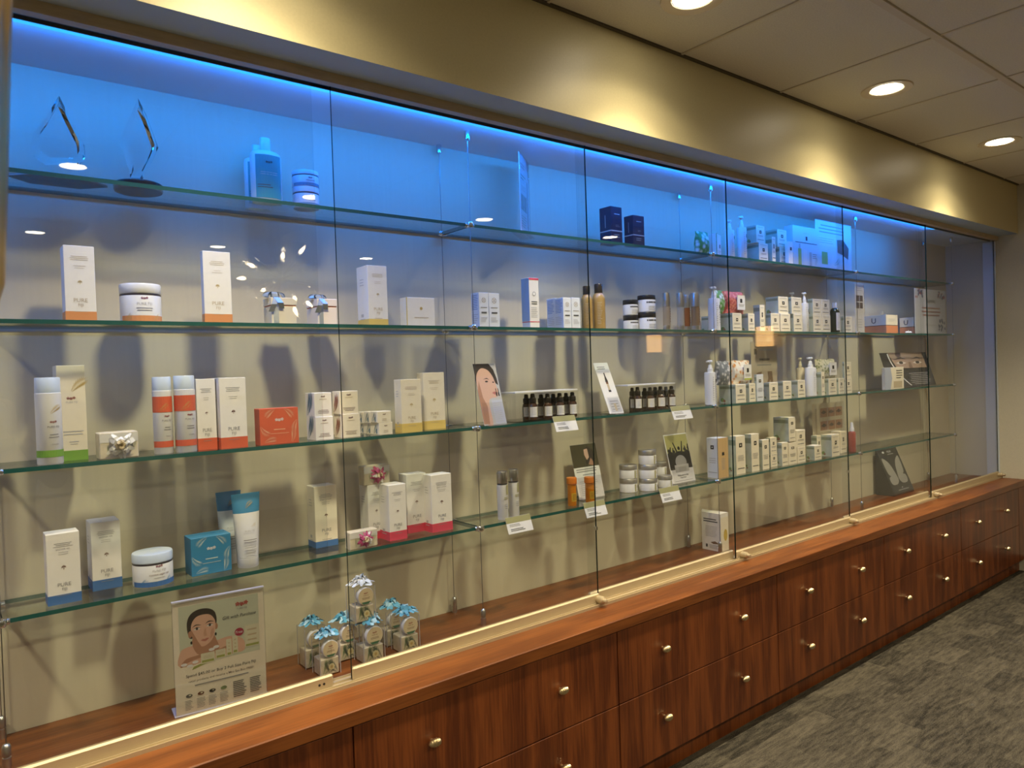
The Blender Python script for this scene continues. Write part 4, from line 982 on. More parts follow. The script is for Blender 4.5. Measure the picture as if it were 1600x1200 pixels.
SKIN, SKIN2, HAIR = ink('skin', (.72, .45, .33)), ink('skin_shadow', (.46, .24, .15)), ink('hair', (.035, .025, .02))
LIP, EYEW = ink('lip', (.50, .17, .14)), ink('eye_white', (.72, .68, .64))
def profile_card(s, w, h):
    s.rect(-w*.5, w*.5, 0, h, mat('card_grey', (.55, .55, .54), .4))
    s.poly([(-w*.5, h), (w*.20, h), (w*.36, h*.90), (w*.44, h*.76), (w*.46, h*.64), (w*.38, h*.66), (w*.1, h*.8), (-w*.5, h*.6)], HAIR)
    s.blob([(-w*.44, h*.80), (-w*.2, h*.92), (w*.08, h*.90), (w*.26, h*.80), (w*.34, h*.68), (w*.37, h*.60), (w*.43, h*.545), (w*.36, h*.52), (w*.36, h*.47), (w*.30, h*.44), (w*.05, h*.43), (-w*.1, h*.36), (-w*.1, h*.02), (-w*.34, h*.02), (-w*.46, h*.3), (-w*.5, h*.55)], SKIN)
    s.poly([(-w*.5, h*.55), (-w*.38, h*.72), (-w*.33, h*.45), (-w*.2, h*.30), (-w*.24, h*.02), (-w*.5, h*.02)], SKIN2)
    s.poly([(-w*.18, h*.745), (w*.0, h*.765), (w*.1, h*.735), (w*.0, h*.748)], HAIR); s.disc(-w*.04, h*.705, w*.07, HAIR, 10, h*.014); s.disc(w*.25, h*.69, w*.04, HAIR, 8, h*.012)
    s.blob([(w*.12, h*.515), (w*.24, h*.535), (w*.36, h*.515), (w*.26, h*.485)], LIP)
    s.rect(w*.02, w*.49, h*.02, h*.40, mat('card_blue', (.55, .58, .68), .4)); s.lines(w*.06, w*.44, h*.04, h*.36, 10, I_LGREY, .3, .3)
    for dx in (.30, .40): s.rect(w*dx-w*.015, w*dx+w*.015, h*.52, h*.585, I_BLACK); s.rect(w*dx-w*.03, w*dx+w*.03, h*.46, h*.52, I_BLACK); s.rect(w*dx-w*.02, w*dx+w*.02, h*.41, h*.46, I_LGREY)
holder('leaning brochure with a dark haired face on third shelf', 3, (757, 792, 568.5), profile_card, Y=-.160, tilt=.055, pocket=.35, base_d=.09, name='brochure_stand', cat='brochure', group='leaning brochures', clear=False)
def dropper_card(s, w, h):
    s.lines(-w*.34, w*.2, h*.86, h*.93, 2, I_DGREY, .35, .3)
    s.rect(-w*.03, w*.05, h*.74, h*.80, I_BLACK); s.poly([(-w*.02, h*.74), (w*.05, h*.74), (w*.12, h*.62), (-w*.08, h*.62)], I_BLACK); s.rect(-w*.06, w*.10, h*.58, h*.62, I_BROWN); s.rect(-w*.05, w*.10, h*.46, h*.58, I_TAN); s.rect(-w*.06, w*.12, h*.42, h*.46, I_BLACK)
    s.rect(-w*.3, w*.42, h*.03, h*.30, ink('panel_grey', (.60, .60, .60))); s.lines(-w*.24, w*.34, h*.06, h*.27, 4, I_GREY, .3, .3, 1); s.rect(-w*.02, w*.14, h*.05, h*.20, I_TAN)
holder('leaning white brochure picturing a single dropper bottle', 3, (953, 975, 567), dropper_card, Y=-.150, tilt=.080, pocket=.30, base_d=.10, name='brochure_stand', cat='brochure', group='leaning brochures', clear=False)

DRP = mat('brown_glass', (.055, .025, .012), .1, coat=.5)
drp_parts = [('body', DRP, [(.9, 0), (1, .02), (1, .50), (.88, .60), (.5, .66), (.48, .68)]), ('dropper_cap', mat('dropper_black', (.02, .016, .014), .35), [(.70, .64), (.80, .66), (.80, .82), (.62, .84), (.50, .87), (.50, .96), (.34, 1.)])]
def drp_print(s, w, h): s.strip(-w*.72, w*.72, h*.12, h*.50, P_PAPER, 10); s.lines(-w*.45, w*.1, h*.18, h*.46, 5, I_LGREY, .35, .3); s.strip(w*.14, w*.30, h*.14, h*.48, C_OLIVE, 3)
def tray(label, uL, uR, vT, Y, rows, sh=3):
    x0, x1 = xa(uL, Y, ZS[sh]), xa(uR, Y, ZS[sh]); h = za(vT, (x0+x1)/2, Y)-ZS[sh]; w = x1-x0; D = .088
    o = empty('acrylic_riser', ((x0+x1)/2, Y, ZS[sh]))
    MB().box(-w/2, -w/2+.002, 0, D, 0, h, m_acr).box(w/2-.002, w/2, 0, D, 0, h, m_acr).build('side_wall', o)
    MB().box(-w/2, w/2, 0, D, 0, .0022, m_acr).build('base_plate', o)
    MB().box(-w/2+.0021, w/2-.0021, .002, D, h-.006, h-.002, mat('frosted_acrylic', (.80, .80, .80), .35)).build('top_shelf', o)
    MB().box(-w/2+.0021, w/2-.0021, D-.002, D, .0023, h-.0062, m_acr).build('back_wall', o)
    tag(o, label, 'display riser', 'acrylic risers for dropper bottles'); return o
tray('clear acrylic riser holding dropper bottles beside the face brochure', 806, 905, 609.5, -.148, 1)
tray('clear acrylic riser holding dropper bottles beside the dropper brochure', 982, 1057, 599, -.148, 1)
FR, DN = (826, 840.5, 615), ['first', 'second', 'third', 'fourth']
for where_, row in (('nearer', ((826, 840.5, 615), (849, 863.5, 615), (868, 882.5, 614), (888.5, 902, 612.5))), ('farther', ((991, 1003, 604.5), (1010, 1023, 605), (1026, 1039.5, 603.5), (1043.5, 1056, 603)))):
    for k, (a, b, vt) in enumerate(row):
        bottle('small brown dropper bottle in the %s riser, front row, %s' % (where_, DN[k]), 3, a, b, vt, drp_parts, drp_print, Y=-.145, base=Z3+.0024, group='dropper bottles', name='dropper_bottle', n=14)
        sh_ = 9.5 if where_ == 'nearer' else 8
        bottle('small brown dropper bottle in the %s riser, rear row, %s' % (where_, DN[k]), 3, a-sh_, b-sh_-.8, vt+1.2, drp_parts, drp_print, Y=-.106, base=Z3+.0024, group='dropper bottles', name='dropper_bottle', n=14)

pump('white pump bottle on third shelf over the shelf clamp', 3, 1101.5, 1120.5, 563, Y=-.158)
f1 = cr('third shelf, wide one under the daisy pouch', 3, 1124, 1150, 1166, 600.5, Y=-.150)
f2 = cr('third shelf, small one under the orange print', 3, 1164, 1171, 1181, 599, Y=-.150)
pouch('grey feather printed pouch on cartons, third shelf', 3, 1124, 1146, 564, ((.16, .18, .20), (.72, .72, .74), 20), f1['top']+.001, Y=-.125, card=False, depth=.04)
pouch('daisy and orange printed pouch with label, third shelf', 3, 1147, 1179, 563, ((.74, .70, .62), (.55, .22, .03), 18), f1['top']+.001, Y=-.132, zig=True)
cr('third shelf, tall slim white one', 3, 1180, 1183, 1193.5, 585, Y=-.155, tall=True, m=P_BLUEW)
g1 = cr('third shelf row of three, nearest', 3, 1194, 1202.5, 1216, 597.5, Y=-.150)
cr('third shelf row of three, middle', 3, 1216, 1224, 1237, 595.5, Y=-.150)
cr('third shelf row of three, farthest', 3, 1237, 1247, 1258.5, 594, Y=-.150)
def beige_sign(s, w, h):
    s.rect(-w*.38, -w*.28, h*.78, h*.88, I_DGREY); s.lines(-w*.2, w*.4, h*.82, h*.90, 1, I_LGREY, .4, .2); s.lines(-w*.2, w*.22, h*.66, h*.72, 1, I_DGREY, .6, .1, 1); s.lines(-w*.3, w*.3, h*.57, h*.62, 1, I_GREY, .4, .1, 1)
    s.poly([(-w*.3, h*.46), (-w*.1, h*.48), (-w*.16, h*.30), (-w*.02, h*.12), (-w*.2, h*.12), (-w*.28, h*.30)], ink('sketch_brown', (.24, .15, .09)))
    s.poly([(w*.12, h*.48), (w*.30, h*.48), (w*.36, h*.14), (w*.26, h*.12), (w*.22, h*.34), (w*.08, h*.12), (w*.0, h*.12), (w*.14, h*.36)], ink('sketch_brown', (.24, .15, .09)))
holder('beige poster sign in acrylic standing behind the third shelf cartons', 3, (1175, 1215, 534), beige_sign, Y=-.062, base_d=.03, paper=mat('beige_sheet', (.62, .53, .40), .5))
pump('cream pump bottle on third shelf', 3, 1245, 1258, 559, Y=-.085, m=CPUMP)
pump('white pump bottle on third shelf beside the cream pump bottle', 3, 1258, 1276.5, 558, Y=-.158)
h1 = cr('third shelf, tall one with dark side by the green pouch', 3, 1274, 1284, 1289, 581, Y=-.150, tall=True)
h2 = cr('third shelf, small one under the green leaf pouch', 3, 1288, 1295, 1307.5, 591.5, Y=-.150)
h2b = cr('third shelf, small one behind the pane joint', 3, 1306, 1310.5, 1319.5, 591, Y=-.148)
pouch('cream pouch with green leaf print and label, third shelf', 3, 1281, 1312, 561, ((.62, .60, .45), (.10, .16, .05), 22), h2['top']+.001, Y=-.128)
h3 = cr('third shelf, farthest stack of two, lower one', 3, 1318, 1321, 1331.5, 590.5, Y=-.150)
cr('third shelf, farthest stack of two, upper one', 3, 1317, 1320, 1330.5, 565.5, Y=-.149, base=h3['top'])
EB1, EB2 = ink('board_skin', (.42, .30, .23)), ink('board_shadow', (.22, .14, .10))
def eye_board(s, w, h):
    s.poly([(-w*.34, h*.995), (w*.40, h*.995), (w*.42, h*.55), (-w*.24, h*.55)], EB1); s.poly([(-w*.34, h*.995), (w*.40, h*.995), (w*.40, h*.95), (-w*.33, h*.95)], EB2)
    for cx in (-.12, .24):
        s.poly([(w*(cx-.14), h*.80), (w*(cx+.02), h*.87), (w*(cx+.14), h*.80), (w*(cx+.02), h*.83)], HAIR)
        s.poly([(w*(cx-.11), h*.70), (w*cx, h*.76), (w*(cx+.11), h*.70), (w*cx, h*.655)], EYEW); s.disc(w*cx, h*.71, w*.045, HAIR, 10, h*.045)
    s.poly([(w*.04, h*.72), (w*.09, h*.72), (w*.10, h*.55), (w*.02, h*.55)], EB2)
    s.lines(-w*.05, w*.42, h*.06, h*.42, 7, I_LGREY, .22, .4, 1)
    for k in range(8):
        a0, a1 = k/8, (k+1)/8; f = lambda t: (-w*.36+w*.30*t*t+w*.0, h*(.97-.92*t))
        (xa_, za_), (xb_, zb_) = f(a0), f(a1); s.poly([(xa_, za_), (xb_, zb_), (xb_+w*.022, zb_), (xa_+w*.022, za_)], I_WHITE, k == 0)
holder('dark leaning board with a close up of eyes on third shelf', 3, (1392, 1463, 551), eye_board, Y=-.140, tilt=.06, base_d=.08, paper=mat('charcoal_board', (.035, .035, .035), .45), name='display_board', cat='board', clear=False, foot=False)
def face_card(s, w, h):
    s.poly([(-w*.5, 0), (-w*.22, 0), (-w*.12, h*.5), (-w*.2, h), (-w*.5, h)], mat('card_periwinkle', (.42, .47, .60), .5)); s.lines(w*.1, w*.44, h*.46, h*.9, 4, I_DGREY, .4, .4); s.rect(-w*.05, w*.4, h*.06, h*.36, I_TAN)
carton('small cream card box standing before the eye board', 'carton', 3, 1383, 1412.5, 574, face_card, Y=-.162, dep=.016, m=P_IVORY)

# =================================================================== shelf 4
carton('white shower gel carton with blue base, nearest on lowest shelf', 'carton', 4, 75.5, 128, 833, GSG, uS=72, vb=948, dep=.05, band=C_BLUE, band_h=.135, group='white spa cartons')
carton('white shower gel carton with blue base, second on lowest shelf', 'carton', 4, 145.5, 191.5, 815, GSG, uS=137, vb=924.5, band=C_BLUE, band_h=.15, side=GS, group='white spa cartons')
def jar_blue(s, w, h):
    s.strip(-w*.66, w*.66, h*.03, h*.24, C_BLUE, 12); s.frond(-w*.5, h*.04, w*.3, .4, C_SKY, 6); s.frond(w*.15, h*.04, w*.3, .5, C_SKY, 6)
    s.flowers(w*.06, h*.88, w*.055, I_RED); s.text('PURE FIJI', w*.06, h*.68, h*.13, I_LGREY, w*.46); s.text('coconut sugar rub', w*.06, h*.52, h*.11, I_BROWN, w*.50); s.lines(-w*.08, w*.2, h*.36, h*.42, 1, I_LGREY, .4, .2, 1)
jar('wide white sugar rub jar with blue base band on lowest shelf', 4, 207, 272.5, 861, .28, P_PLAST, P_BLUECAP, jar_blue, Y=-.150, neck=mat('jar_neck', (.05, .04, .05), .3))
carton('square blue gift carton with palm frond print', 'gift box', 4, 300, 362.5, 837.5, frondbox(I_ICE), uS=290, vb=902, m=C_SKY, group='square frond cartons', name='square_carton')
def tube(label, uL, uR, vT, Y, extra_gold=True):
    x, y, z, w, d, h = place(4, uL, uR, vT, Y); o = empty('squeeze_tube', (x, y+.02, z)); rb = w*.36
    MB().lathe([(rb*.94, 0), (rb, .002), (rb, h*.135), (rb*.96, h*.14)], P_PLAST, 20).build('cap', o, 40)
    b = MB(); n = 24; rows = [(0, 1), (.2, 1), (.4, .9), (.55, .74), (.7, .55), (.85, .32), (.95, .10), (1., .05)]; W0, W1 = rb*1.0, w/2
    mw, mb_ = P_PLAST, C_SKY; Z = [h*.14+(h*.86)*t for t, _ in rows]
    for j, (t, f) in enumerate(rows):
        rx = W0+(W1-W0)*t; ry = rb*f
        for k in range(n):
            a = 2*math.pi*k/n; b.v.append((rx*math.cos(a), ry*math.sin(a), Z[j]))
    kw, kb = b.mi(mw), b.mi(mb_)
    for j in range(len(rows)-1):
        for k in range(n):
            a_, e = j*n+k, j*n+(k+1) % n; b.f.append((a_, e, e+n, a_+n)); b.m.append(kb if j >= 4 else kw)
    b.f.append(tuple((len(rows)-1)*n+k for k in range(n))); b.m.append(kb)
    b.build('tube_body', o, 40)
    s = Sheet(); s.frond(-w*.08, h*.80, w*.34, 1.0, I_GOLD, 8, -.5, .30); s.to(lambda X, Zz, e: (X, -rb*.50*(1-(Zz-h*.7)/(h*.42))-.003-e, Zz), 'frond_print', o)
    s = Sheet(); s.frond(w*.04, h*.56, w*.2, .3, I_GOLD, 5); s.text('PURE FIJI', 0, h*.50, h*.032, I_LGREY, w*.5); s.lines(-w*.25, w*.25, h*.34, h*.40, 2, I_GREY, .35, .2, 1); s.lines(-w*.2, w*.2, h*.2, h*.30, 3, I_LGREY, .3, .3, 1)
    s.to(lambda X, Zz, e: (X, -math.sqrt(max(0, 1-min(.96, (X/(w*.42))**2)))*rb*(1.0 if Zz < h*.42 else .88)-.0028-e, Zz), 'printing', o)
    tag(o, label, 'tube', 'blue topped squeeze tubes')
tube('blue topped white squeeze tube in front on lowest shelf', 369, 414, 772, -.135)
tube('blue topped white squeeze tube behind its twin', 344.5, 384, 769, -.062)
carton('tall cream carton with blue base at the panel joint', 'carton', 4, 494, 528.5, 759, GBL, uS=480.5, vb=857, m=P_IVORY, band=C_BLUE, band_h=.10, side=GS, group='white spa cartons')
ka = carton('white carton with crimson base, under the flower soap', 'carton', 4, 577, 603, 757, G1, uS=564, Y=-.085, band=C_CRIMSON, band_h=.14, side=GS, group='white spa cartons')
soap('wrapped soap with magenta flower standing on a carton', 4, 563, 569, 609.5, 727, RAF_P, RAF_P2, Y=-.085, base=ka['top'], dep=.035, seed=5)
carton('white carton with crimson base, in front by the flower soap', 'carton', 4, 609.5, 636.5, 757, G1, uS=594, vb=846, band=C_CRIMSON, band_h=.16, side=GS, group='white spa cartons')
soap('wrapped soap with magenta flower lying on lowest shelf', 4, 540, 547, 590.5, 829, RAF_P, RAF_P2, Y=-.160, seed=9, dep=.03)
carton('white carton with crimson base, rear one of the far pair', 'carton', 4, 637.5, 668, 740, G1, uS=625.5, Y=-.095, band=C_CRIMSON, band_h=.14, side=GS, group='white spa cartons')
carton('white body lotion carton with crimson base, front one by the clamp', 'carton', 4, 676, 707.5, 741, GBL, uS=663, Y=-.140, band=C_CRIMSON, band_h=.15, side=GS, group='white spa cartons')
wt = [('body', P_PLAST, [(.9, 0), (.96, .015), (.96, .72)]), ('cap', C_SILVER, [(.98, .755), (1, .76), (1, .97), (.92, 1)]), ('neck', I_DGREY, [(.9, .72), (.9, .755)])]
def wt_print(s, w, h): s.strip(w*.06, w*.30, h*.52, h*.72, C_OLIVE, 4); s.lines(-w*.2, w*.3, h*.42, h*.48, 2, C_OLIVE, .5, .2, 1); s.lines(-w*.1, w*.3, h*.22, h*.34, 3, I_LGREY, .35, .3)
bottle('slim white bottle with silver cap, nearer the price tag', 4, 777.5, 795, 736, wt, wt_print, Y=-.158, group='slim white bottles')
bottle('slim white bottle with silver cap, slightly farther one', 4, 795, 812, 733, wt, wt_print, Y=-.140, group='slim white bottles')
ORG = mat('amber_plastic', (.70, .24, .02), .22, coat=.3)
def pill(label, uL, uR, vT, Y, base=None):
    return bottle(label, 4, uL, uR, vT, [('body', ORG, [(.80, 0), (.84, .02), (.84, .76)]), ('cap', mat('amber_cap', (.62, .17, .01), .3), [(.9, .76), (1, .78), (1, .96), (.93, 1)])], lambda s, w, h: (s.strip(-w*.35, w*.35, h*.16, h*.46, mat('pill_label', (.60, .36, .03), .4), 6), s.lines(-w*.25, w*.25, h*.2, h*.42, 4, I_BROWN, .35, .3)), Y=Y, group='amber pill bottles', name='pill_bottle', r_print=.85)
pill('amber pill bottle standing clear of the brochure', 886, 902.5, 746, -.150)
pill('amber pill bottle standing before the white brochure', 913.5, 931, 745, -.155)
def dr_card(s, w, h):
    s.rect(-w*.499, w*.499, h*.58, h*.998, mat('card_olive', (.075, .065, .035), .4)); s.poly([(-w*.02, h*.90), (w*.2, h*.95), (w*.36, h*.86), (w*.30, h*.62), (w*.02, h*.62)], HAIR)
    s.poly([(0, h*.90), (w*.14, h*.91), (w*.16, h*.75), (w*.06, h*.70), (-w*.01, h*.80)], SKIN); s.poly([(w*.1, h*.62), (w*.22, h*.74), (w*.3, h*.64), (w*.28, h*.59)], SKIN2)
    s.lines(-w*.42, w*.42, h*.48, h*.56, 2, I_GREY, .45, .15); s.lines(-w*.2, w*.35, h*.42, h*.46, 1, I_GREY, .4, .1); s.lines(-w*.36, w*.4, h*.06, h*.34, 8, I_LGREY, .3, .3)
holder('brochure with an olive portrait top behind the pill bottles', 4, (905.5, 945, 694), dr_card, Y=-.085, tilt=.045, pocket=.4, base_d=.05, name='brochure_stand', cat='brochure', group='leaning brochures', clear=False)
def tin_print(s, w, h): s.strip(-w*.02, w*.10, h*.10, h*.92, C_OLIVE, 2); s.lines(w*.16, w*.52, h*.5, h*.86, 2, I_TAN, .5, .2); s.lines(w*.2, w*.5, h*.15, h*.4, 2, I_LGREY, .4, .4)
TN = 'silver lidded white tins'
def tin(lab, a, b, vt, Y, base=None, axis=None):
    return jar('white tin with silver lid, ' + lab, 4, a, b, vt, .34, P_PLAST, C_SATIN, tin_print, Y=Y, base=base, group=TN, name='tin', cat='tin', axis=axis)
t1 = tin('bottom of the near column', 968, 996.5, 747, -.120)
tin('top of the near column', 966, 994.5, 726, -.12, t1['top'], t1)
t2 = tin('bottom of the three high column', 998, 1027.5, 747, -.155)
t3 = tin('middle of the three high column', 995, 1024.5, 725.5, -.155, t2['top'], t2)
tin('top of the three high column', 994.5, 1023, 703, -.155, t3['top'], t2)
t4 = tin('behind the price tag at the end', 1028.5, 1051, 742.5, -.150)
t5 = tin('rear bottom, hidden under its twin', 1020, 1042.5, 742, -.088)
tin('rear one peeping past the three high column', 1018, 1040.5, 721.5, -.088, t5['top'], t5)
def party(s, w, h):
    s.rect(-w*.47, w*.49, h*.28, h*.98, mat('party_olive', (.42, .38, .14), .4))
    s.poly([(-w*.47, h*.28), (-w*.47, h*.62), (-w*.32, h*.66), (-w*.2, h*.60), (-w*.05, h*.64), (w*.1, h*.64), (w*.25, h*.62), (w*.36, h*.66), (w*.49, h*.62), (w*.49, h*.28)], I_BLACK)
    for (x, z, r) in ((-.40, .67, .05), (-.18, .64, .05), (.04, .70, .055), (.28, .67, .05), (.43, .69, .04)): s.disc(w*x, h*z, w*r, I_BLACK, 8)
    for (x0, z0, x1, z1) in ((-.06, .62, -.17, .83), (.14, .62, .22, .84), (-.36, .64, -.30, .74), (.34, .64, .30, .74), (.44, .64, .45, .77), (-.24, .6, -.20, .72)):
        s.poly([(w*(x0-.035), h*z0), (w*(x0+.035), h*z0), (w*(x1+.02), h*z1), (w*(x1-.02), h*z1)], I_BLACK)
    s.disc(w*.03, h*.42, w*.24, ink('jar_grey', (.40, .39, .36)), 18, h*.14); s.poly([(-w*.28, h*.22), (w*.32, h*.22), (w*.32, h*.37), (-w*.28, h*.37)], ink('jar_light', (.52, .51, .48)))
    s.rect(-w*.14, w*.2, h*.23, h*.33, ink('jar_grey', (.40, .39, .36)))
    s.text('Welcome to the', 0, h*.155, h*.036, I_BLACK, w*.82, .012); s.text('Party Peel!', 0, h*.105, h*.040, I_BLACK, w*.62, .012); s.lines(-w*.42, w*.42, h*.03, h*.06, 1, I_GREY, .3, .1, 1)
holder('brochure with cheering crowd reading Welcome to the Party Peel', 4, (1051.5, 1087, 678), party, Y=-.110, tilt=.045, pocket=.32, base_d=.07, name='brochure_stand', cat='brochure', group='leaning brochures', clear=False)
def orange_side(s, w, h): s.rect(-w*.499, w*.499, 0.001, h*.999, mat('peach_card', (.66, .44, .20), .5)); s.rect(-w*.12, w*.12, h*.56, h*.64, I_BLACK); s.lines(-w*.2, w*.2, h*.2, h*.5, 8, I_GREY, .35, .3, 1)
def a_side(s, d, h): s.rect(-d*.16, d*.14, h*.72, h*.82, I_BLACK); s.disc(-d*.01, h*.77, d*.05, P_BLUEW, 6); s.lines(-d*.34, d*.34, h*.36, h*.52, 3, I_LGREY, .35, .2, 1); s.lines(-d*.42, d*.42, h*.13, h*.16, 1, I_GREY, .4, .1, 1)
carton('tall carton with white side and peach front on lowest shelf', 'carton', 4, 1123, 1138.5, 684, orange_side, uS=1105.5, Y=-.155, m=P_BLUEW, side=a_side, group=EG)
cr('lowest shelf, tall one beside the peach fronted carton', 4, 1139, 1151, 1165.5, 681, Y=-.150, tall=True)
cr('lowest shelf, tall slim one, second from the pane joint', 4, 1164.5, 1175, 1187, 678, Y=-.150, tall=True)
cr('lowest shelf, medium one beside the tall pair', 4, 1186, 1192, 1202.5, 687, Y=-.150, tall=True)
k1 = cr('lowest shelf, small stack of two, lower one', 4, 1199, 1204.5, 1215, 708.5, Y=-.130)
cr('lowest shelf, small stack of two, upper one', 4, 1197, 1204, 1214, 683.5, Y=-.130, base=k1['top'])
k2 = cr('lowest shelf, under the big box, with round emblem', 4, 1214.5, 1222.5, 1232, 691.5, Y=-.150, tall=True)
k3 = cr('lowest shelf, under the big box, plain slim one', 4, None, 1233, 1245.5, 691.5, Y=-.150, tall=True, dep=.05, side=False)
cr('lowest shelf, big box lying across two others', 4, 1209, 1233, 1243.5, 652, Y=-.150, base=max(k2['top'], k3['top']), tall=True)
k4 = cr('lowest shelf, stack beside the big box, lower one', 4, None, 1246.5, 1259, 698, Y=-.150, dep=.045, side=False)
cr('lowest shelf, stack beside the big box, upper one', 4, None, 1244.5, 1258.5, 672, Y=-.149, dep=.045, base=k4['top'], side=False)
cr('lowest shelf, low one with berry side', 4, 1260, 1273, 1284, 696, Y=-.155)
cr('lowest shelf, rear one peeping over the low carton', 4, 1266, 1277, 1283.5, 680.5, Y=-.100, dep=.03)
cr('lowest shelf, broad one before the makeup chart', 4, 1283.5, 1300, 1312.5, 679, Y=-.155)
cr('lowest shelf, last one half behind the pane joint', 4, None, 1313.5, 1323, 674, Y=-.120, dep=.05, side=False)
def chart(s, w, h):
    sk = mat('chart_skin', (.50, .24, .13), .5)
    for j in range(3):
        for i in range(3):
            x0 = -w*.26+w*.245*i; z1 = h*(.90-.26*j); s.rect(x0, x0+w*.225, z1-h*.18, z1, sk)
            s.poly([(x0+w*.02, z1-h*.09), (x0+w*.11, z1-h*.04), (x0+w*.2, z1-h*.09), (x0+w*.11, z1-h*.12)], ink('chart_eye', (.10, .05, .03)))
    s.rect(-w*.42, -w*.36, h*.2, h*.9, I_TAN)
holder('beige acrylic chart of makeup photos on lowest shelf', 4, (1271, 1319, 629), chart, Y=-.062, base_d=.03, paper=mat('chart_sheet', (.74, .64, .44), .5))
bottle('red spray bottle with white nozzle on lowest shelf', 4, 1325.5, 1338, 660, [('body', mat('rose_bottle', (.40, .08, .06), .2, coat=.4), [(.92, 0), (1, .02), (1, .62), (.85, .68), (.5, .70)]), ('spray_cap', P_PLAST, [(.62, .70), (.62, .80), (.45, .84), (.38, .96), (.30, 1.)])], lambda s, w, h: s.lines(w*.02, w*.4, h*.08, h*.58, 9, I_WHITE, .6, .4), Y=-.150, group=None)

# price tags clipped to the shelf edges
def price_tag(label, sh, uL, uR, vB):
    Y = YSH-.003; x0, x1 = xa(uL, Y, ZS[sh]), xa(uR, Y, ZS[sh]); w = x1-x0; xm = (x0+x1)/2
    o = empty('price_tag', (xm, YSH-.0015, ZS[sh])); Hh = za(vB, xm, Y-.015)-ZS[sh]; a = math.radians(22)
    def mp(x, t, e): return (x, -.004-(.010-t)*math.sin(a)*1.0-e, t)
    top = .012
    b = MB().box(-w/2, w/2, 0, 1, Hh, top, P_PAPER); b.v = [mp(v[0], v[2], -.0009*v[1]) for v in b.v]; b.build('card', o)
    s = Sheet(); s.rect(-w/2, w/2, top-(top-Hh)*.36, top, mat('tag_olive', (.36, .34, .15), .5)); s.lines(-w*.40, w*.1, Hh+(top-Hh)*.40, Hh+(top-Hh)*.58, 2, I_GREY, .4, .3); s.lines(-w*.38, w*.2, Hh+(top-Hh)*.12, Hh+(top-Hh)*.30, 2, I_DGREY, .45, .3)
    s.to(mp, 'printing', o)
    MB().box(-w*.3, w*.3, -.002, .022, .0003, .0018, m_acr).box(-w*.3, w*.3, -.004, -.0020, -.012, .0018, m_acr).build('clip', o)
    tag(o, label, 'price tag', 'shelf edge price tags')
price_tag('olive topped price tag below the nearer dropper bottles', 3, 862.5, 897, 673)
price_tag('olive topped price tag below the farther dropper bottles', 3, 1046.5, 1076, 654.5)
price_tag('olive topped price tag below the slim white bottles', 4, 788.5, 827, 831)
price_tag('olive topped price tag below the pill bottles', 4, 910.5, 943, 806)
price_tag('olive topped price tag below the silver lidded tins', 4, 1028.5, 1058.5, 782.5)

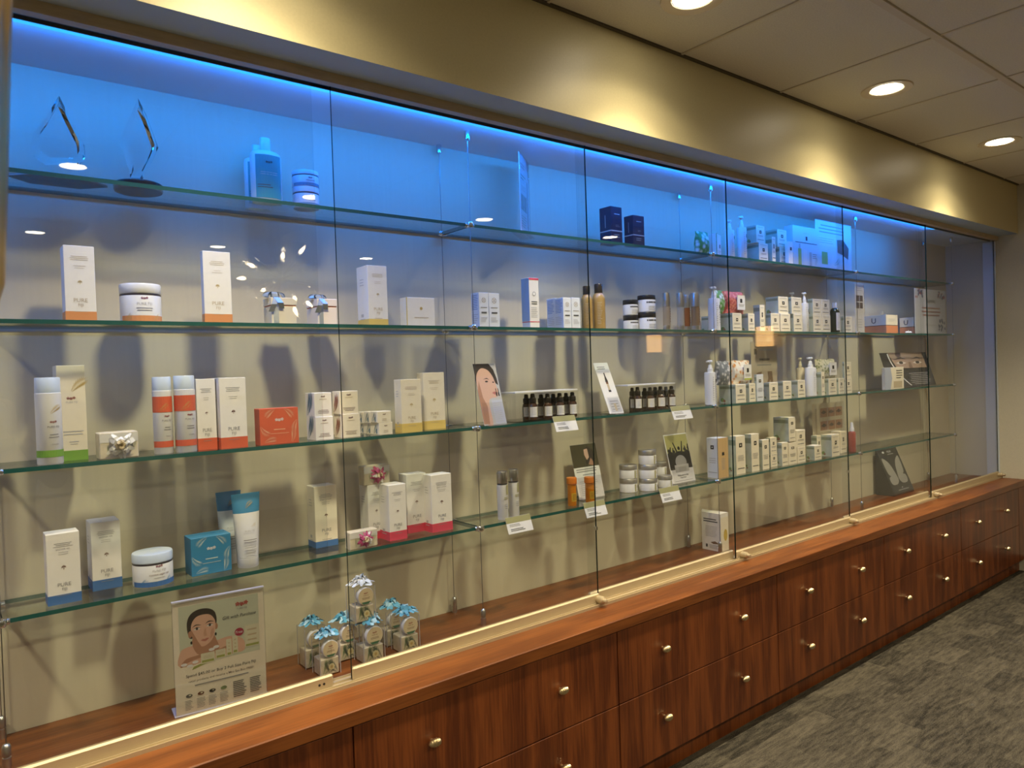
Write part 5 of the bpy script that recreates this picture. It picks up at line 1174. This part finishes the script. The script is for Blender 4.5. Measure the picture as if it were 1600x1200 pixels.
# =================================================================== deck of the niche
def poster():
    (xl, yl), (xr, yr) = hit_z(276, 1122, ZD), hit_z(417, 1085, ZD)
    yl = max(yl, -.252); yr = max(yr, -.252)
    xm, ym = (xl+xr)/2, (yl+yr)/2; w = math.hypot(xr-xl, yr-yl); rz = math.atan2(yr-yl, xr-xl); H = za(944, xl, yl)-ZD
    H = (H+za(917, xr, yr)-ZD)/2
    o = empty('poster_stand', (xm, ym, ZD), rz)
    MB().box(-w/2, w/2, .0005, .0015, .004, H-.004, P_IVORY).build('sheet', o)
    MB().box(-w/2-.002, w/2+.002, -.0030, -.0012, .0, H, m_acr).box(-w/2-.002, w/2+.002, .0030, .0048, 0, H, m_acr).build('acrylic_sleeve', o)
    MB().box(-w/2-.002, w/2+.002, -.0030, .0048, H, H+.003, mat('acrylic_edge', (.55, .55, .70), .1)).build('top_edge', o)
    MB().box(-w/2-.004, w/2+.004, -.0032, .055, 0, .0035, mat('acrylic_edge', (.55, .55, .70), .1), .001).build('foot', o)
    s = Sheet(); h = H
    s.rect(-w*.44, w*.44, h*.43, h*.955, mat('poster_sage', (.60, .64, .50), .5))
    # shoulders and arms
    s.blob([(-w*.44, h*.43), (-w*.44, h*.55), (-w*.38, h*.59), (-w*.22, h*.60), (-w*.05, h*.60), (w*.08, h*.615), (w*.18, h*.60), (w*.26, h*.55), (w*.26, h*.46), (w*.12, h*.45), (-w*.1, h*.44)], SKIN)
    s.blob([(-w*.44, h*.43), (-w*.38, h*.49), (-w*.25, h*.505), (-w*.05, h*.515), (w*.1, h*.54), (w*.1, h*.52), (-w*.05, h*.49), (-w*.25, h*.475), (-w*.38, h*.45), (-w*.40, h*.43)], SKIN2)
    s.blob([(-w*.26, h*.52), (-w*.30, h*.66), (-w*.10, h*.68), (-w*.04, h*.60), (-w*.02, h*.52), (-w*.12, h*.49)], SKIN2)
    # hair, ears, face
    s.blob([(-w*.345, h*.70), (-w*.355, h*.80), (-w*.32, h*.87), (-w*.24, h*.905), (-w*.14, h*.905), (-w*.06, h*.87), (-w*.035, h*.81), (-w*.04, h*.75), (-w*.08, h*.70), (-w*.3, h*.66)], HAIR)
    s.disc(-w*.325, h*.70, w*.022, SKIN2, 10, h*.03); s.disc(-w*.045, h*.73, w*.022, SKIN2, 10, h*.03)
    s.blob([(-w*.315, h*.74), (-w*.30, h*.80), (-w*.25, h*.845), (-w*.17, h*.855), (-w*.10, h*.84), (-w*.055, h*.79), (-w*.05, h*.73), (-w*.065, h*.66), (-w*.10, h*.61), (-w*.155, h*.58), (-w*.21, h*.575), (-w*.265, h*.61), (-w*.30, h*.66)], SKIN)
    s.blob([(-w*.315, h*.74), (-w*.30, h*.66), (-w*.265, h*.61), (-w*.21, h*.575), (-w*.24, h*.62), (-w*.27, h*.67)], SKIN2)
    for ex, tz in ((-.25, 0), (-.11, .012)):
        s.blob([(w*(ex-.05), h*(.755+tz)), (w*(ex-.01), h*(.778+tz)), (w*(ex+.05), h*(.765+tz)), (w*(ex-.01), h*(.768+tz))], HAIR)
        s.blob([(w*(ex-.038), h*(.735+tz)), (w*(ex), h*(.748+tz)), (w*(ex+.038), h*(.737+tz)), (w*ex, h*(.727+tz))], EYEW); s.disc(w*ex, h*(.738+tz), w*.014, HAIR, 8, h*.010)
        s.poly([(w*(ex-.042), h*(.738+tz)), (w*ex, h*(.755+tz)), (w*(ex+.042), h*(.742+tz)), (w*ex, h*(.748+tz))], HAIR)
    s.blob([(-w*.160, h*.735), (-w*.182, h*.682), (-w*.165, h*.668), (-w*.150, h*.676)], ink('skin_mid', (.60, .35, .24))); s.blob([(-w*.192, h*.674), (-w*.172, h*.664), (-w*.140, h*.674), (-w*.168, h*.660)], SKIN2); s.blob([(-w*.10, h*.70), (-w*.07, h*.72), (-w*.075, h*.66), (-w*.11, h*.63)], ink('skin_mid', (.60, .35, .24))); s.blob([(-w*.212, h*.630), (-w*.185, h*.638), (-w*.168, h*.635), (-w*.150, h*.641), (-w*.125, h*.637), (-w*.165, h*.616)], LIP); s.blob([(-w*.208, h*.630), (-w*.168, h*.631), (-w*.128, h*.637), (-w*.168, h*.627)], SKIN2)
    s.disc(-w*.315, h*.625, w*.012, I_BLACK, 8, h*.015); s.disc(-w*.05, h*.66, w*.012, I_BLACK, 8, h*.015)
    # white flowers and products along the arms
    for (x, z) in ((-.40, .445), (-.34, .425), (-.28, .45), (-.10, .53), (-.05, .545)): s.disc(w*x, h*z, w*.035, I_WHITE, 7, h*.014)
    ml = ink('pack_cream', (.70, .68, .50)); mg = ink('pack_green', (.36, .40, .10))
    s.poly([(-w*.32, h*.385), (-w*.10, h*.43), (-w*.10, h*.45), (-w*.30, h*.41)], mg)
    for (x0, x1, z0, z1) in ((-.22, -.07, .42, .51), (-.06, .05, .435, .515), (.06, .12, .44, .59), (.13, .19, .45, .61), (.27, .44, .48, .68)):
        s.rect(w*x0, w*x1, h*z0, h*z1, ml); s.rect(w*(x0+.01), w*(x1-.01), h*(z0+.008), h*(z0+.028), mg); s.lines(w*(x0+.02), w*(x1-.02), h*(z0+.04), h*(z1-.02), 3, I_TAN, .3, .3, 1)
    s.disc(w*.21, h*.635, w*.052, ink('badge_red', (.38, .02, .06)), 18, h*.036); s.text('Free', w*.21, h*.635, h*.026, I_WHITE, w*.08, 0, .2)
    s.flowers(w*.25, h*.89, w*.045, ink('bright_red', (.48, .03, .03))); s.text('PURE FIJI', w*.25, h*.845, h*.022, I_GREY, w*.24); s.text('Gift with Purchase', w*.22, h*.785, h*.030, I_DGREY, w*.38, .008, .25)
    s.text('Spend $45.00 or Buy 2 Full Size Pure Fiji', 0, h*.335, h*.034, I_DGREY, w*.86, .006); s.text('retail products and receive a Mini Spa Box FREE!', 0, h*.285, h*.027, I_DGREY, w*.72, .004)
    s.lines(-w*.30, w*.30, h*.235, h*.255, 1, I_GREY, .5, .02, 1)
    for i, c in enumerate((I_DGREY, I_BROWN, I_BLACK, m_leaf)):
        x = -w*.36+w*.125*i; s.disc(x, h*.165, w*.036, c, 10, h*.016); s.disc(x+w*.008, h*.168, w*.014, ml, 8, h*.007); s.lines(x-w*.045, x+w*.05, h*.04, h*.13, 7, I_GREY, .4, .4)
    s.lines(w*.12, w*.27, h*.05, h*.20, 9, I_DGREY, .5, .3); s.lines(w*.31, w*.44, h*.06, h*.20, 9, I_DGREY, .5, .3)
    s.to(lambda x, z, e: (x, .0004-e, z), 'printing', o, eps=.000016, base=.00002)
    tag(o, 'acrylic poster stand showing a woman and gift offer text', 'poster stand')
poster()

def soapbox(label, uL, uR, vT, vb=None, Y=None, base=None, bow=(RAF_B, RAF_B2), seed=1, rz=0., full=True):
    x, y, z, w, d, h = place(5, uL, uR, vT, Y, vb, base); d = w*.9; y = min(y, -.012-d)
    o = empty('soap_gift_box', (x, y+d/2, z), rz); hb = h
    b = MB().box(-w/2, w/2, -d/2, d/2, 0, hb, m_acr); b.build('clear_box', o)
    MB().box(-w/2+.003, w/2-.003, -d/2+.003, d/2-.003, .001, hb*.46, m_soap, .002).build('soap_bar', o)
    s = Sheet(); s.frond(-w*.34, hb*.04, w*.62, .9, m_leaf, 7, .4, .55); s.frond(w*.36, hb*.04, w*.62, 2.2, ink('wrap_dark', (.06, .09, .06)), 7, .4, .55); s.frond(w*.0, hb*.03, w*.6, 1.6, ink('wrap_dark', (.06, .09, .06)), 7, .3, .5); s.disc(w*.08, hb*.22, w*.16, ink('frangipani', (.70, .62, .34)), 8); s.disc(w*.08, hb*.22, w*.07, I_GOLD, 8); s.to(lambda X, Z, e: (X, -d/2+.003-e, Z), 'wrap_printing', o)
    r = w*.40; MB().lathe([(r*.96, 0), (r, .002), (r, .014), (r*.95, .016)], P_PLAST, 22, axis='y', cx=w*.06, cy=-d/2+.0185, cz=hb*.46+r+.001).build('lip_balm_tin', o, 40)
    s = Sheet(); cz = hb*.46+r+.001; s.disc(w*.06, cz, r*.93, mat('tin_label', (.74, .62, .40), .5), 20); s.flowers(w*.06, cz+r*.35, r*.16, I_RED); s.text('PURE FIJI', w*.06, cz+r*.08, r*.16, I_BROWN, r*1.1); s.lines(w*.06-r*.5, w*.06+r*.5, cz-r*.35, cz-r*.1, 2, I_BROWN, .35, .2, 1)
    s.poly([(w*.06-r*.6, cz-r*.62), (w*.06+r*.6, cz-r*.62), (w*.06+r*.3, cz-r*.88), (w*.06-r*.3, cz-r*.88)], ink('tin_green', (.06, .18, .10))); s.to(lambda X, Z, e: (X, -d/2+.0025-e, Z), 'tin_label', o)
    ed = MB()  # thin grey strips paint the highlights along the clear box's upright edges
    for sx in (-1, 1):
        for sy in (-1, 1): ed.box(sx*w/2-.0008, sx*w/2+.0008, sy*d/2-.0008, sy*d/2+.0008, 0, hb, mat('edge_highlight', (.45, .43, .44), .15))
    ed.build('box_edge_highlight', o)
    raffia(o, 0, 0, hb+.002, w*.74, bow[0], bow[1], 'top', 44, seed)
    tag(o, label, 'gift box', 'clear soap gift boxes'); o['top'] = z+hb
    return o
soapbox('clear soap gift box with blue bow, rear left one by the poster', 478, 510, 980, vb=1047, seed=11)
soapbox('clear soap gift box with blue bow, front one by the poster', 501, 532.5, 998, vb=1060, seed=12)
soapbox('clear soap gift box with blue bow, middle rear one', 530, 562.5, 975, vb=1036, seed=13)
sb = soapbox('clear soap gift box with blue bow, under the white bowed one', 569, 602, 979, vb=1040, seed=14)
soapbox('clear soap gift box with white bow, stacked on top', 556, 587.5, 918, base=sb['top']+.014, Y=sb.location.y-.016, bow=(RAF_I, RAF_W), seed=15)
soapbox('clear soap gift box with blue bow, mostly hidden at the back', 572, 593, 966, vb=1016, seed=16)
soapbox('clear soap gift box with blue bow, rear one at the far end', 605, 634, 954, vb=1012, seed=17)
soapbox('clear soap gift box with blue bow, front one at the far end', 627, 656.5, 963, vb=1023, seed=18)

def wedge_box():
    """white folded card box near the third panel joint"""
    (xl, yl), (xm_, ym_), (xr, yr) = hit_z(1097.5, 857, ZD), hit_z(1127, 863, ZD), hit_z(1139, 859, ZD)
    yl = max(-.24, min(-.05, yl)); P = [(xl, yl), (xm_, max(-.245, ym_)), (xr, max(-.23, yr))]; P.append((xr-.015, min(-.02, yl+.03)))
    h = za(799, xl, yl)-ZD; cx = sum(p[0] for p in P)/4; cy = sum(p[1] for p in P)/4
    o = empty('folded_card_box', (cx, cy, ZD)); b = MB(); Q = [(p[0]-cx, p[1]-cy) for p in P]
    for i in range(4):
        a, e = Q[i], Q[(i+1) % 4]; b.face([(a[0], a[1], 0), (e[0], e[1], 0), (e[0], e[1], h), (a[0], a[1], h)], P_WHITE)
    b.face([(q[0], q[1], h) for q in Q], P_IVORY); b.face([(q[0], q[1], 0) for q in Q][::-1], P_WHITE); b.build('card_body', o)
    def face(i, fn):
        a, e = Vector(Q[i]), Vector(Q[(i+1) % 4]); L = (e-a).length; t = (e-a)/L; n = Vector((t.y, -t.x)); s = Sheet(); fn(s, L)
        s.to(lambda X, Z, ep: (a.x+t.x*(X+L/2)+n.x*ep, a.y+t.y*(X+L/2)+n.y*ep, Z), 'printing', o)
    face(0, lambda s, L: (s.lines(-L*.4, L*.42, h*.74, h*.86, 2, I_DGREY, .45, .2), s.lines(-L*.3, L*.34, h*.36, h*.66, 8, I_LGREY, .3, .2), s.poly([(-L*.05, h*.22), (L*.2, h*.26), (L*.4, h*.2), (L*.1, h*.18)], ink('sketch_brown', (.24, .15, .09))), s.rect(-L*.3, -L*.2, h*.08, h*.16, I_DGREY), s.lines(-L*.1, L*.4, h*.05, h*.16, 3, I_GREY, .3, .3)))
    face(1, lambda s, L: (s.rect(-L*.5, L*.5, 0.001, h*.9, P_IVORY), s.disc(L*.1, h*.42, L*.25, ink('lemon', (.62, .45, .10)), 10, h*.16)))
    tag(o, 'white folded card box standing on the counter behind the glass', 'card box')
wedge_box()

def volux():
    (xl, yl), (xr, yr) = hit_z(1392, 775.5, ZD), hit_z(1428, 766, ZD); yl = max(-.235, min(-.12, yl)); x0 = xl; x1 = xa(1428, yl, ZD); w = x1-x0
    tilt = .14; 
    tilt = max(.05, min(-.02-yl, ya(1366, x0, za(704, x0, yl+.1))-yl)); H = za(704, x0, yl+tilt)-ZD
    o = empty('wedge_display', ((x0+x1)/2, yl, ZD)); m = mat('charcoal_display', (.030, .030, .026), .4)
    b = MB(); y1 = min(-.015-yl, tilt+.012)
    A = [(0, 0), (0, .012), (tilt, H), (y1, H), (y1, 0)]
    for sx in (-w/2, w/2):
        q = [(sx, p[0], p[1]) for p in A]; b.face(q if sx > 0 else q[::-1], m)
    for i in range(5):
        p, e = A[i], A[(i+1) % 5]; b.face([(-w/2, p[0], p[1]), (w/2, p[0], p[1]), (w/2, e[0], e[1]), (-w/2, e[0], e[1])][::-1], m)
    b.build('wedge_body', o)
    L = math.hypot(tilt, H-.012); sa, ca = tilt/L, (H-.012)/L
    mp = lambda X, t, e: (X, t*sa-e*ca, .012+t*ca+e*sa)
    s = Sheet(); s.disc(-w*.22, L*.925, w*.055, I_WHITE, 10, L*.024); s.text('VOLUX', w*.06, L*.925, L*.042, I_WHITE, w*.42, .012); s.lines(-w*.05, w*.25, L*.85, L*.88, 1, I_LGREY, .4, .1, 1)
    wing = mat('wing_silver', (.46, .44, .40), .3, metal=.3)
    for sg in (-1, 1):
        P = [(.015, .30), (.05, .45), (.12, .62), (.24, .74), (.40, .80), (.42, .66), (.40, .50), (.36, .42), (.30, .39), (.40, .36), (.42, .28), (.36, .20), (.18, .19), (.08, .22)]
        s.blob([(sg*w*a, L*t) for a, t in P], wing, 3)
    s.disc(0, L*.11, w*.03, I_LGREY, 8, L*.012); s.lines(-w*.24, w*.3, L*.05, L*.075, 1, I_LGREY, .4, .1, 1)
    s.to(mp, 'printing', o)
    tag(o, 'dark wedge display with silver butterfly wings reading VOLUX', 'display')
volux()

# =================================================================== the room behind the camera, seen in the glass
m_pol = mat('polished_chrome', (.78, .76, .72), .08, metal=1.)
m_bulb = mat('lit_bulb', (1.0, .80, .50), .4, emit=24.0)
m_cup = arch_glass('cup_glass', (.95, .95, .96), .25)
def chandelier():
    o = empty('sputnik_chandelier', (1.668, -3.287, 2.035))
    MB().lathe([(.075, ZCEIL-2.035-.022), (.08, ZCEIL-2.035-.018), (.08, ZCEIL-2.035)], m_pol, 24).build('canopy', o, 40)
    MB().lathe([(.006, .04), (.006, ZCEIL-2.035-.02)], m_pol, 8).build('rod', o)
    MB().lathe([(.045*math.cos(a*math.pi/10), .045*math.sin(a*math.pi/10)) for a in range(-5, 6)], m_pol, 18).build('hub', o, 60)
    arm = MB().lathe([(.005, .04), (.005, .215)], m_pol, 6).mesh('arm', 50)
    cup = MB().lathe([(.012, .215), (.027, .218), (.027, .295)], m_cup, 10, cap1=False).mesh('glass_cup', 40)
    bul = MB().lathe([(.007, .222), (.013, .236), (.011, .252), (.002, .278)], m_bulb, 10).mesh('bulb', 60)
    n = 26; k2 = 0
    for k in range(n):
        z = 1-2*(k+.5)/n; a = k*2.39996; d = Vector((math.sqrt(1-z*z)*math.cos(a), math.sqrt(1-z*z)*math.sin(a), z))
        if d.z > .95: continue
        q = Vector((0, 0, 1)).rotation_difference(d); A = inst('arm', arm, o); A.rotation_mode = 'QUATERNION'; A.rotation_quaternion = q
        inst('glass_cup', cup, A)
        if k % 3 == 0: inst('bulb', bul, A)
    tag(o, 'starburst chrome chandelier with glass cups, mirrored in the glass', 'chandelier')
    l = bpy.data.lights.new('chandelier_light', 'POINT'); l.energy = 1.5; l.color = WARM; l.shadow_soft_size = .03
    lo = bpy.data.objects.new('chandelier_light', l); COL.objects.link(lo); lo.location = (1.668, -3.287, 2.035)
chandelier()
m_frame = mat('silver_frame', (.45, .43, .40), .4, metal=.5)
def picture(label, x0, x1, z0, z1, c1, c2):
    o = empty('framed_picture', ((x0+x1)/2, YB+.001, z0)); w, h = (x1-x0)/2, z1-z0
    f = MB().box(-w, w, 0, .025, 0, .02, m_frame).box(-w, w, 0, .025, h-.02, h, m_frame).box(-w, -w+.02, 0, .025, .02, h-.02, m_frame).box(w-.02, w, 0, .025, .02, h-.02, m_frame); f.build('frame', o)
    MB().box(-w+.02, w-.02, 0, .008, .02, h-.02, mat('print_'+label[:14].replace(' ', '_'), c1, .15, color2=c2, scale=3., coat=.6)).build('art_print', o)
    MB().box(-w+.02, w-.02, .016, .019, .02, h-.02, m_acr).build('glazing', o)
    tag(o, label, 'picture', 'pictures across the room')
picture('small framed print across the room near the chandelier', 1.069, 1.677, 1.174, 1.764, (.55, .53, .48), (.30, .29, .28))
picture('wide framed print across the room in pale tones', 2.608, 3.392, 1.186, 1.767, (.60, .58, .54), (.36, .34, .33))
m_shade = mat('sconce_shade', (1.0, .55, .18), .5, emit=3.2)
for y, lab in ((-1.92, 'glowing amber wall sconce on the end wall, nearer the case'), (-3.05, 'glowing amber wall sconce on the end wall, deeper in the room')):
    o = empty('wall_sconce', (XE-.001, y, 1.50))
    MB().box(-.012, 0, -.04, .04, -.03, .20, m_brass, .002).build('back_plate', o)
    MB().box(-.10, -.012, -.055, .055, .01, .17, m_shade, .004).build('shade', o)
    MB().box(-.104, -.010, -.059, .059, .0, .0095, m_brass, .001).box(-.104, -.010, -.059, .059, .1705, .18, m_brass, .001).build('shade_rim', o)
    tag(o, lab, 'sconce', 'amber wall sconces')

def pendant():
    o = empty('pendant_ornament', (-.112, -1.35, 1.42)); b = MB(); n = 40
    m = mat('old_gold', (.62, .40, .11), .30, metal=1., noise=.25, scale=14, stretch=(1, 1, .3))
    pr = [(.010, 0), (.030, .006), (.037, .03), (.041, .10), (.0465, .20), (.050, .26), (.056, .38), (.060, .48), (.050, .505), (.012, .52)]
    b.lathe(pr, m, n)
    b.v = [(x*(1+.05*math.cos(10*math.atan2(y, x))), y*(1+.05*math.cos(10*math.atan2(y, x))), z) for x, y, z in b.v]
    b.build('fluted_shade', o, 50)
    MB().lathe([(.004, .515), (.004, ZCEIL-1.42-.02)], m_brass, 8).build('stem', o)
    MB().lathe([(.05, ZCEIL-1.42-.02), (.055, ZCEIL-1.42-.015), (.055, ZCEIL-1.42)], m_brass, 20).build('canopy', o, 40)
    tag(o, 'fluted gold pendant hanging close to the camera, blurred at the frame edge', 'pendant')
pendant()

# the photographer, seen only as a dark reflection
def person():
    V, E, Rr = [], [], []
    def add(p, r, par=None):
        V.append(p); Rr.append(r)
        if par is not None: E.append((par, len(V)-1))
        return len(V)-1
    pel = add((.03, -2.46, .72), (.150, .115)); sp = add((.03, -2.46, .86), (.130, .10), pel); ch = add((.04, -2.44, 1.00), (.150, .105), sp)
    nk0 = add((.05, -2.42, 1.10), (.085, .07), ch); nk = add((.055, -2.40, 1.17), (.052, .052), nk0); hd0 = add((.06, -2.375, 1.22), (.070, .078), nk)
    hd = add((.06, -2.375, 1.28), (.080, .098), hd0); add((.06, -2.385, 1.345), (.062, .075), hd)
    for sg, sh, el, wr, hn, tip in ((1, (.20, -2.43, 1.05), (.275, -2.30, .94), (.105, -2.14, 1.20), (.070, -2.085, 1.27), (.040, -2.045, 1.335)),
                                    (-1, (-.12, -2.43, 1.05), (-.215, -2.30, .94), (-.185, -2.14, 1.18), (-.165, -2.085, 1.26), (-.150, -2.045, 1.325))):
        s = add(sh, (.062, .062), ch); e = add(el, (.046, .046), s); w = add(wr, (.028, .024), e); h = add(hn, (.036, .016), w)
        H, T = Vector(hn), Vector(tip); d = (T-H); side = Vector((0, .35, -.9)).cross(d).normalized()
        for k, L in enumerate((.88, 1.0, .95, .78)):
            b = H+d*.35+side*((k-1.5)*.020); j1 = b+d*.38*L+Vector((0, .010, 0)); j2 = j1+d*.30*L+Vector((-.012*sg, .004, -.006)); j3 = j2+d*.12*L+Vector((-.014*sg, -.006, -.012))
            a = add(tuple(b), (.010, .010), h); a = add(tuple(j1), (.009, .009), a); a = add(tuple(j2), (.008, .008), a); add(tuple(j3), (.007, .007), a)
        t0 = H+side*.034+d*.05; a = add(tuple(t0), (.012, .011), h); t1 = t0+d*.40+Vector((-.02*sg, -.008, 0)); a = add(tuple(t1), (.010, .010), a); add(tuple(t1+d*.30+Vector((-.012*sg, .0, 0))), (.008, .008), a)
    for sg in (1, -1):
        x = .03+.095*sg; hp = add((x, -2.45, .66), (.098, .10), pel); kn = add((x+.035*sg, -2.24, .44), (.062, .066), hp); cf = add((x+.035*sg, -2.34, .26), (.056, .06), kn); an = add((x+.03*sg, -2.42, .085), (.036, .040), cf)
        bl = add((x+.035*sg, -2.30, .040), (.042, .030), an); add((x+.04*sg, -2.22, .032), (.034, .024), bl)
    me = bpy.data.meshes.new('person'); me.from_pydata(V, E, []); o = bpy.data.objects.new('person', me); COL.objects.link(o)
    sk = o.modifiers.new('skin', 'SKIN'); sk.use_smooth_shade = True
    for i, r in enumerate(Rr): me.skin_vertices[0].data[i].radius = r
    me.skin_vertices[0].data[0].use_root = True
    sb_ = o.modifiers.new('sub', 'SUBSURF'); sb_.levels = 2; sb_.render_levels = 2
    dg = bpy.context.evaluated_depsgraph_get(); m2 = bpy.data.meshes.new_from_object(o.evaluated_get(dg)); o.modifiers.clear(); o.data = m2; m2.name = 'person'
    m2.materials.clear()
    for m in (mat('black_knit', (.02, .02, .024), .8, noise=.2, scale=60), mat('skin_tone', (.50, .30, .21), .5, noise=.05, scale=30), mat('dark_trousers', (.03, .032, .045), .8), mat('shoe', (.02, .018, .016), .4)): m2.materials.append(m)
    for p in m2.polygons:
        c = p.center; k = 0
        if c.z > 1.155 and c.y < -2.28: k = 1
        elif c.y > -2.155 and c.z > 1.0: k = 1
        elif c.z < .075: k = 3
        elif c.z < .74: k = 2
        p.material_index = k; p.use_smooth = True
    mh = mat('person_hair', (.03, .02, .015), .6, noise=.3, scale=50, stretch=(1, 1, .2))
    hb = MB(); N = 16
    hb.lathe([(.074, -.075), (.092, -.045), (.098, .0), (.088, .055), (.055, .092), (.004, .105)], mh, N, .06, -2.400, 1.285, sy=1.05)
    hb.v = [(x, min(y, -2.335 if z < 1.335 else -2.29), z) for x, y, z in hb.v]
    hb.build('hair', o, 60)
    ms = bpy.data.materials['skin_tone']
    f = MB(); f.lathe([(.004, 0), (.012, .004), (.013, .014), (.006, .045)], ms, 10, .06, -2.283, 1.262, sy=1.2); f.build('nose', o, 60)
    e = MB(); me_ = mat('eye_dark', (.04, .03, .025), .2); mw = mat('eye_ball', (.7, .68, .66), .3)
    for sx in (-.030, .030): e.lathe([(.011*math.cos(a*.3927), .008*math.sin(a*.3927)) for a in range(-4, 5)], mw, 12, .06+sx, -2.296, 1.292, sy=.9); e.lathe([(.001, 0), (.006, .001), (.001, .002)], me_, 8, .06+sx, -2.2855, 1.292, axis='y')
    e.build('eyes', o, 60)
    MB().lathe([(.02*math.cos(a*.3927), .006*math.sin(a*.3927)) for a in range(-4, 5)], mat('mouth', (.36, .14, .12), .5), 12, .06, -2.298, 1.226, sy=.6).build('mouth', o, 60)
    q = MB()
    for sx in (-.083, .083): q.lathe([(.010*math.cos(a*.3927), .026*math.sin(a*.3927)) for a in range(-4, 5)], ms, 10, .06+sx, -2.372, 1.275)
    q.build('ears', o, 60)
    tag(o, 'dark clothed person crouching with raised arms holding a phone, seen reflected', 'person')
    ph = empty('smartphone', (-.055, -2.034, 1.335)); MB().box(-.085, .085, -.004, .004, 0, .076, mat('phone_black', (.02, .02, .022), .2), .002).build('body', ph)
    MB().box(-.081, .081, -.0046, -.0041, .003, .073, mat('phone_screen', (.05, .06, .08), .1)).build('screen', ph); MB().lathe([(.008, 0), (.008, .002), (.006, .0026)], m_chrome, 14, axis='y', cx=-.0566, cy=.0065, cz=.038).build('lens', ph, 40)
    tag(ph, 'dark smartphone held up sideways by the reflected person', 'phone')
person()
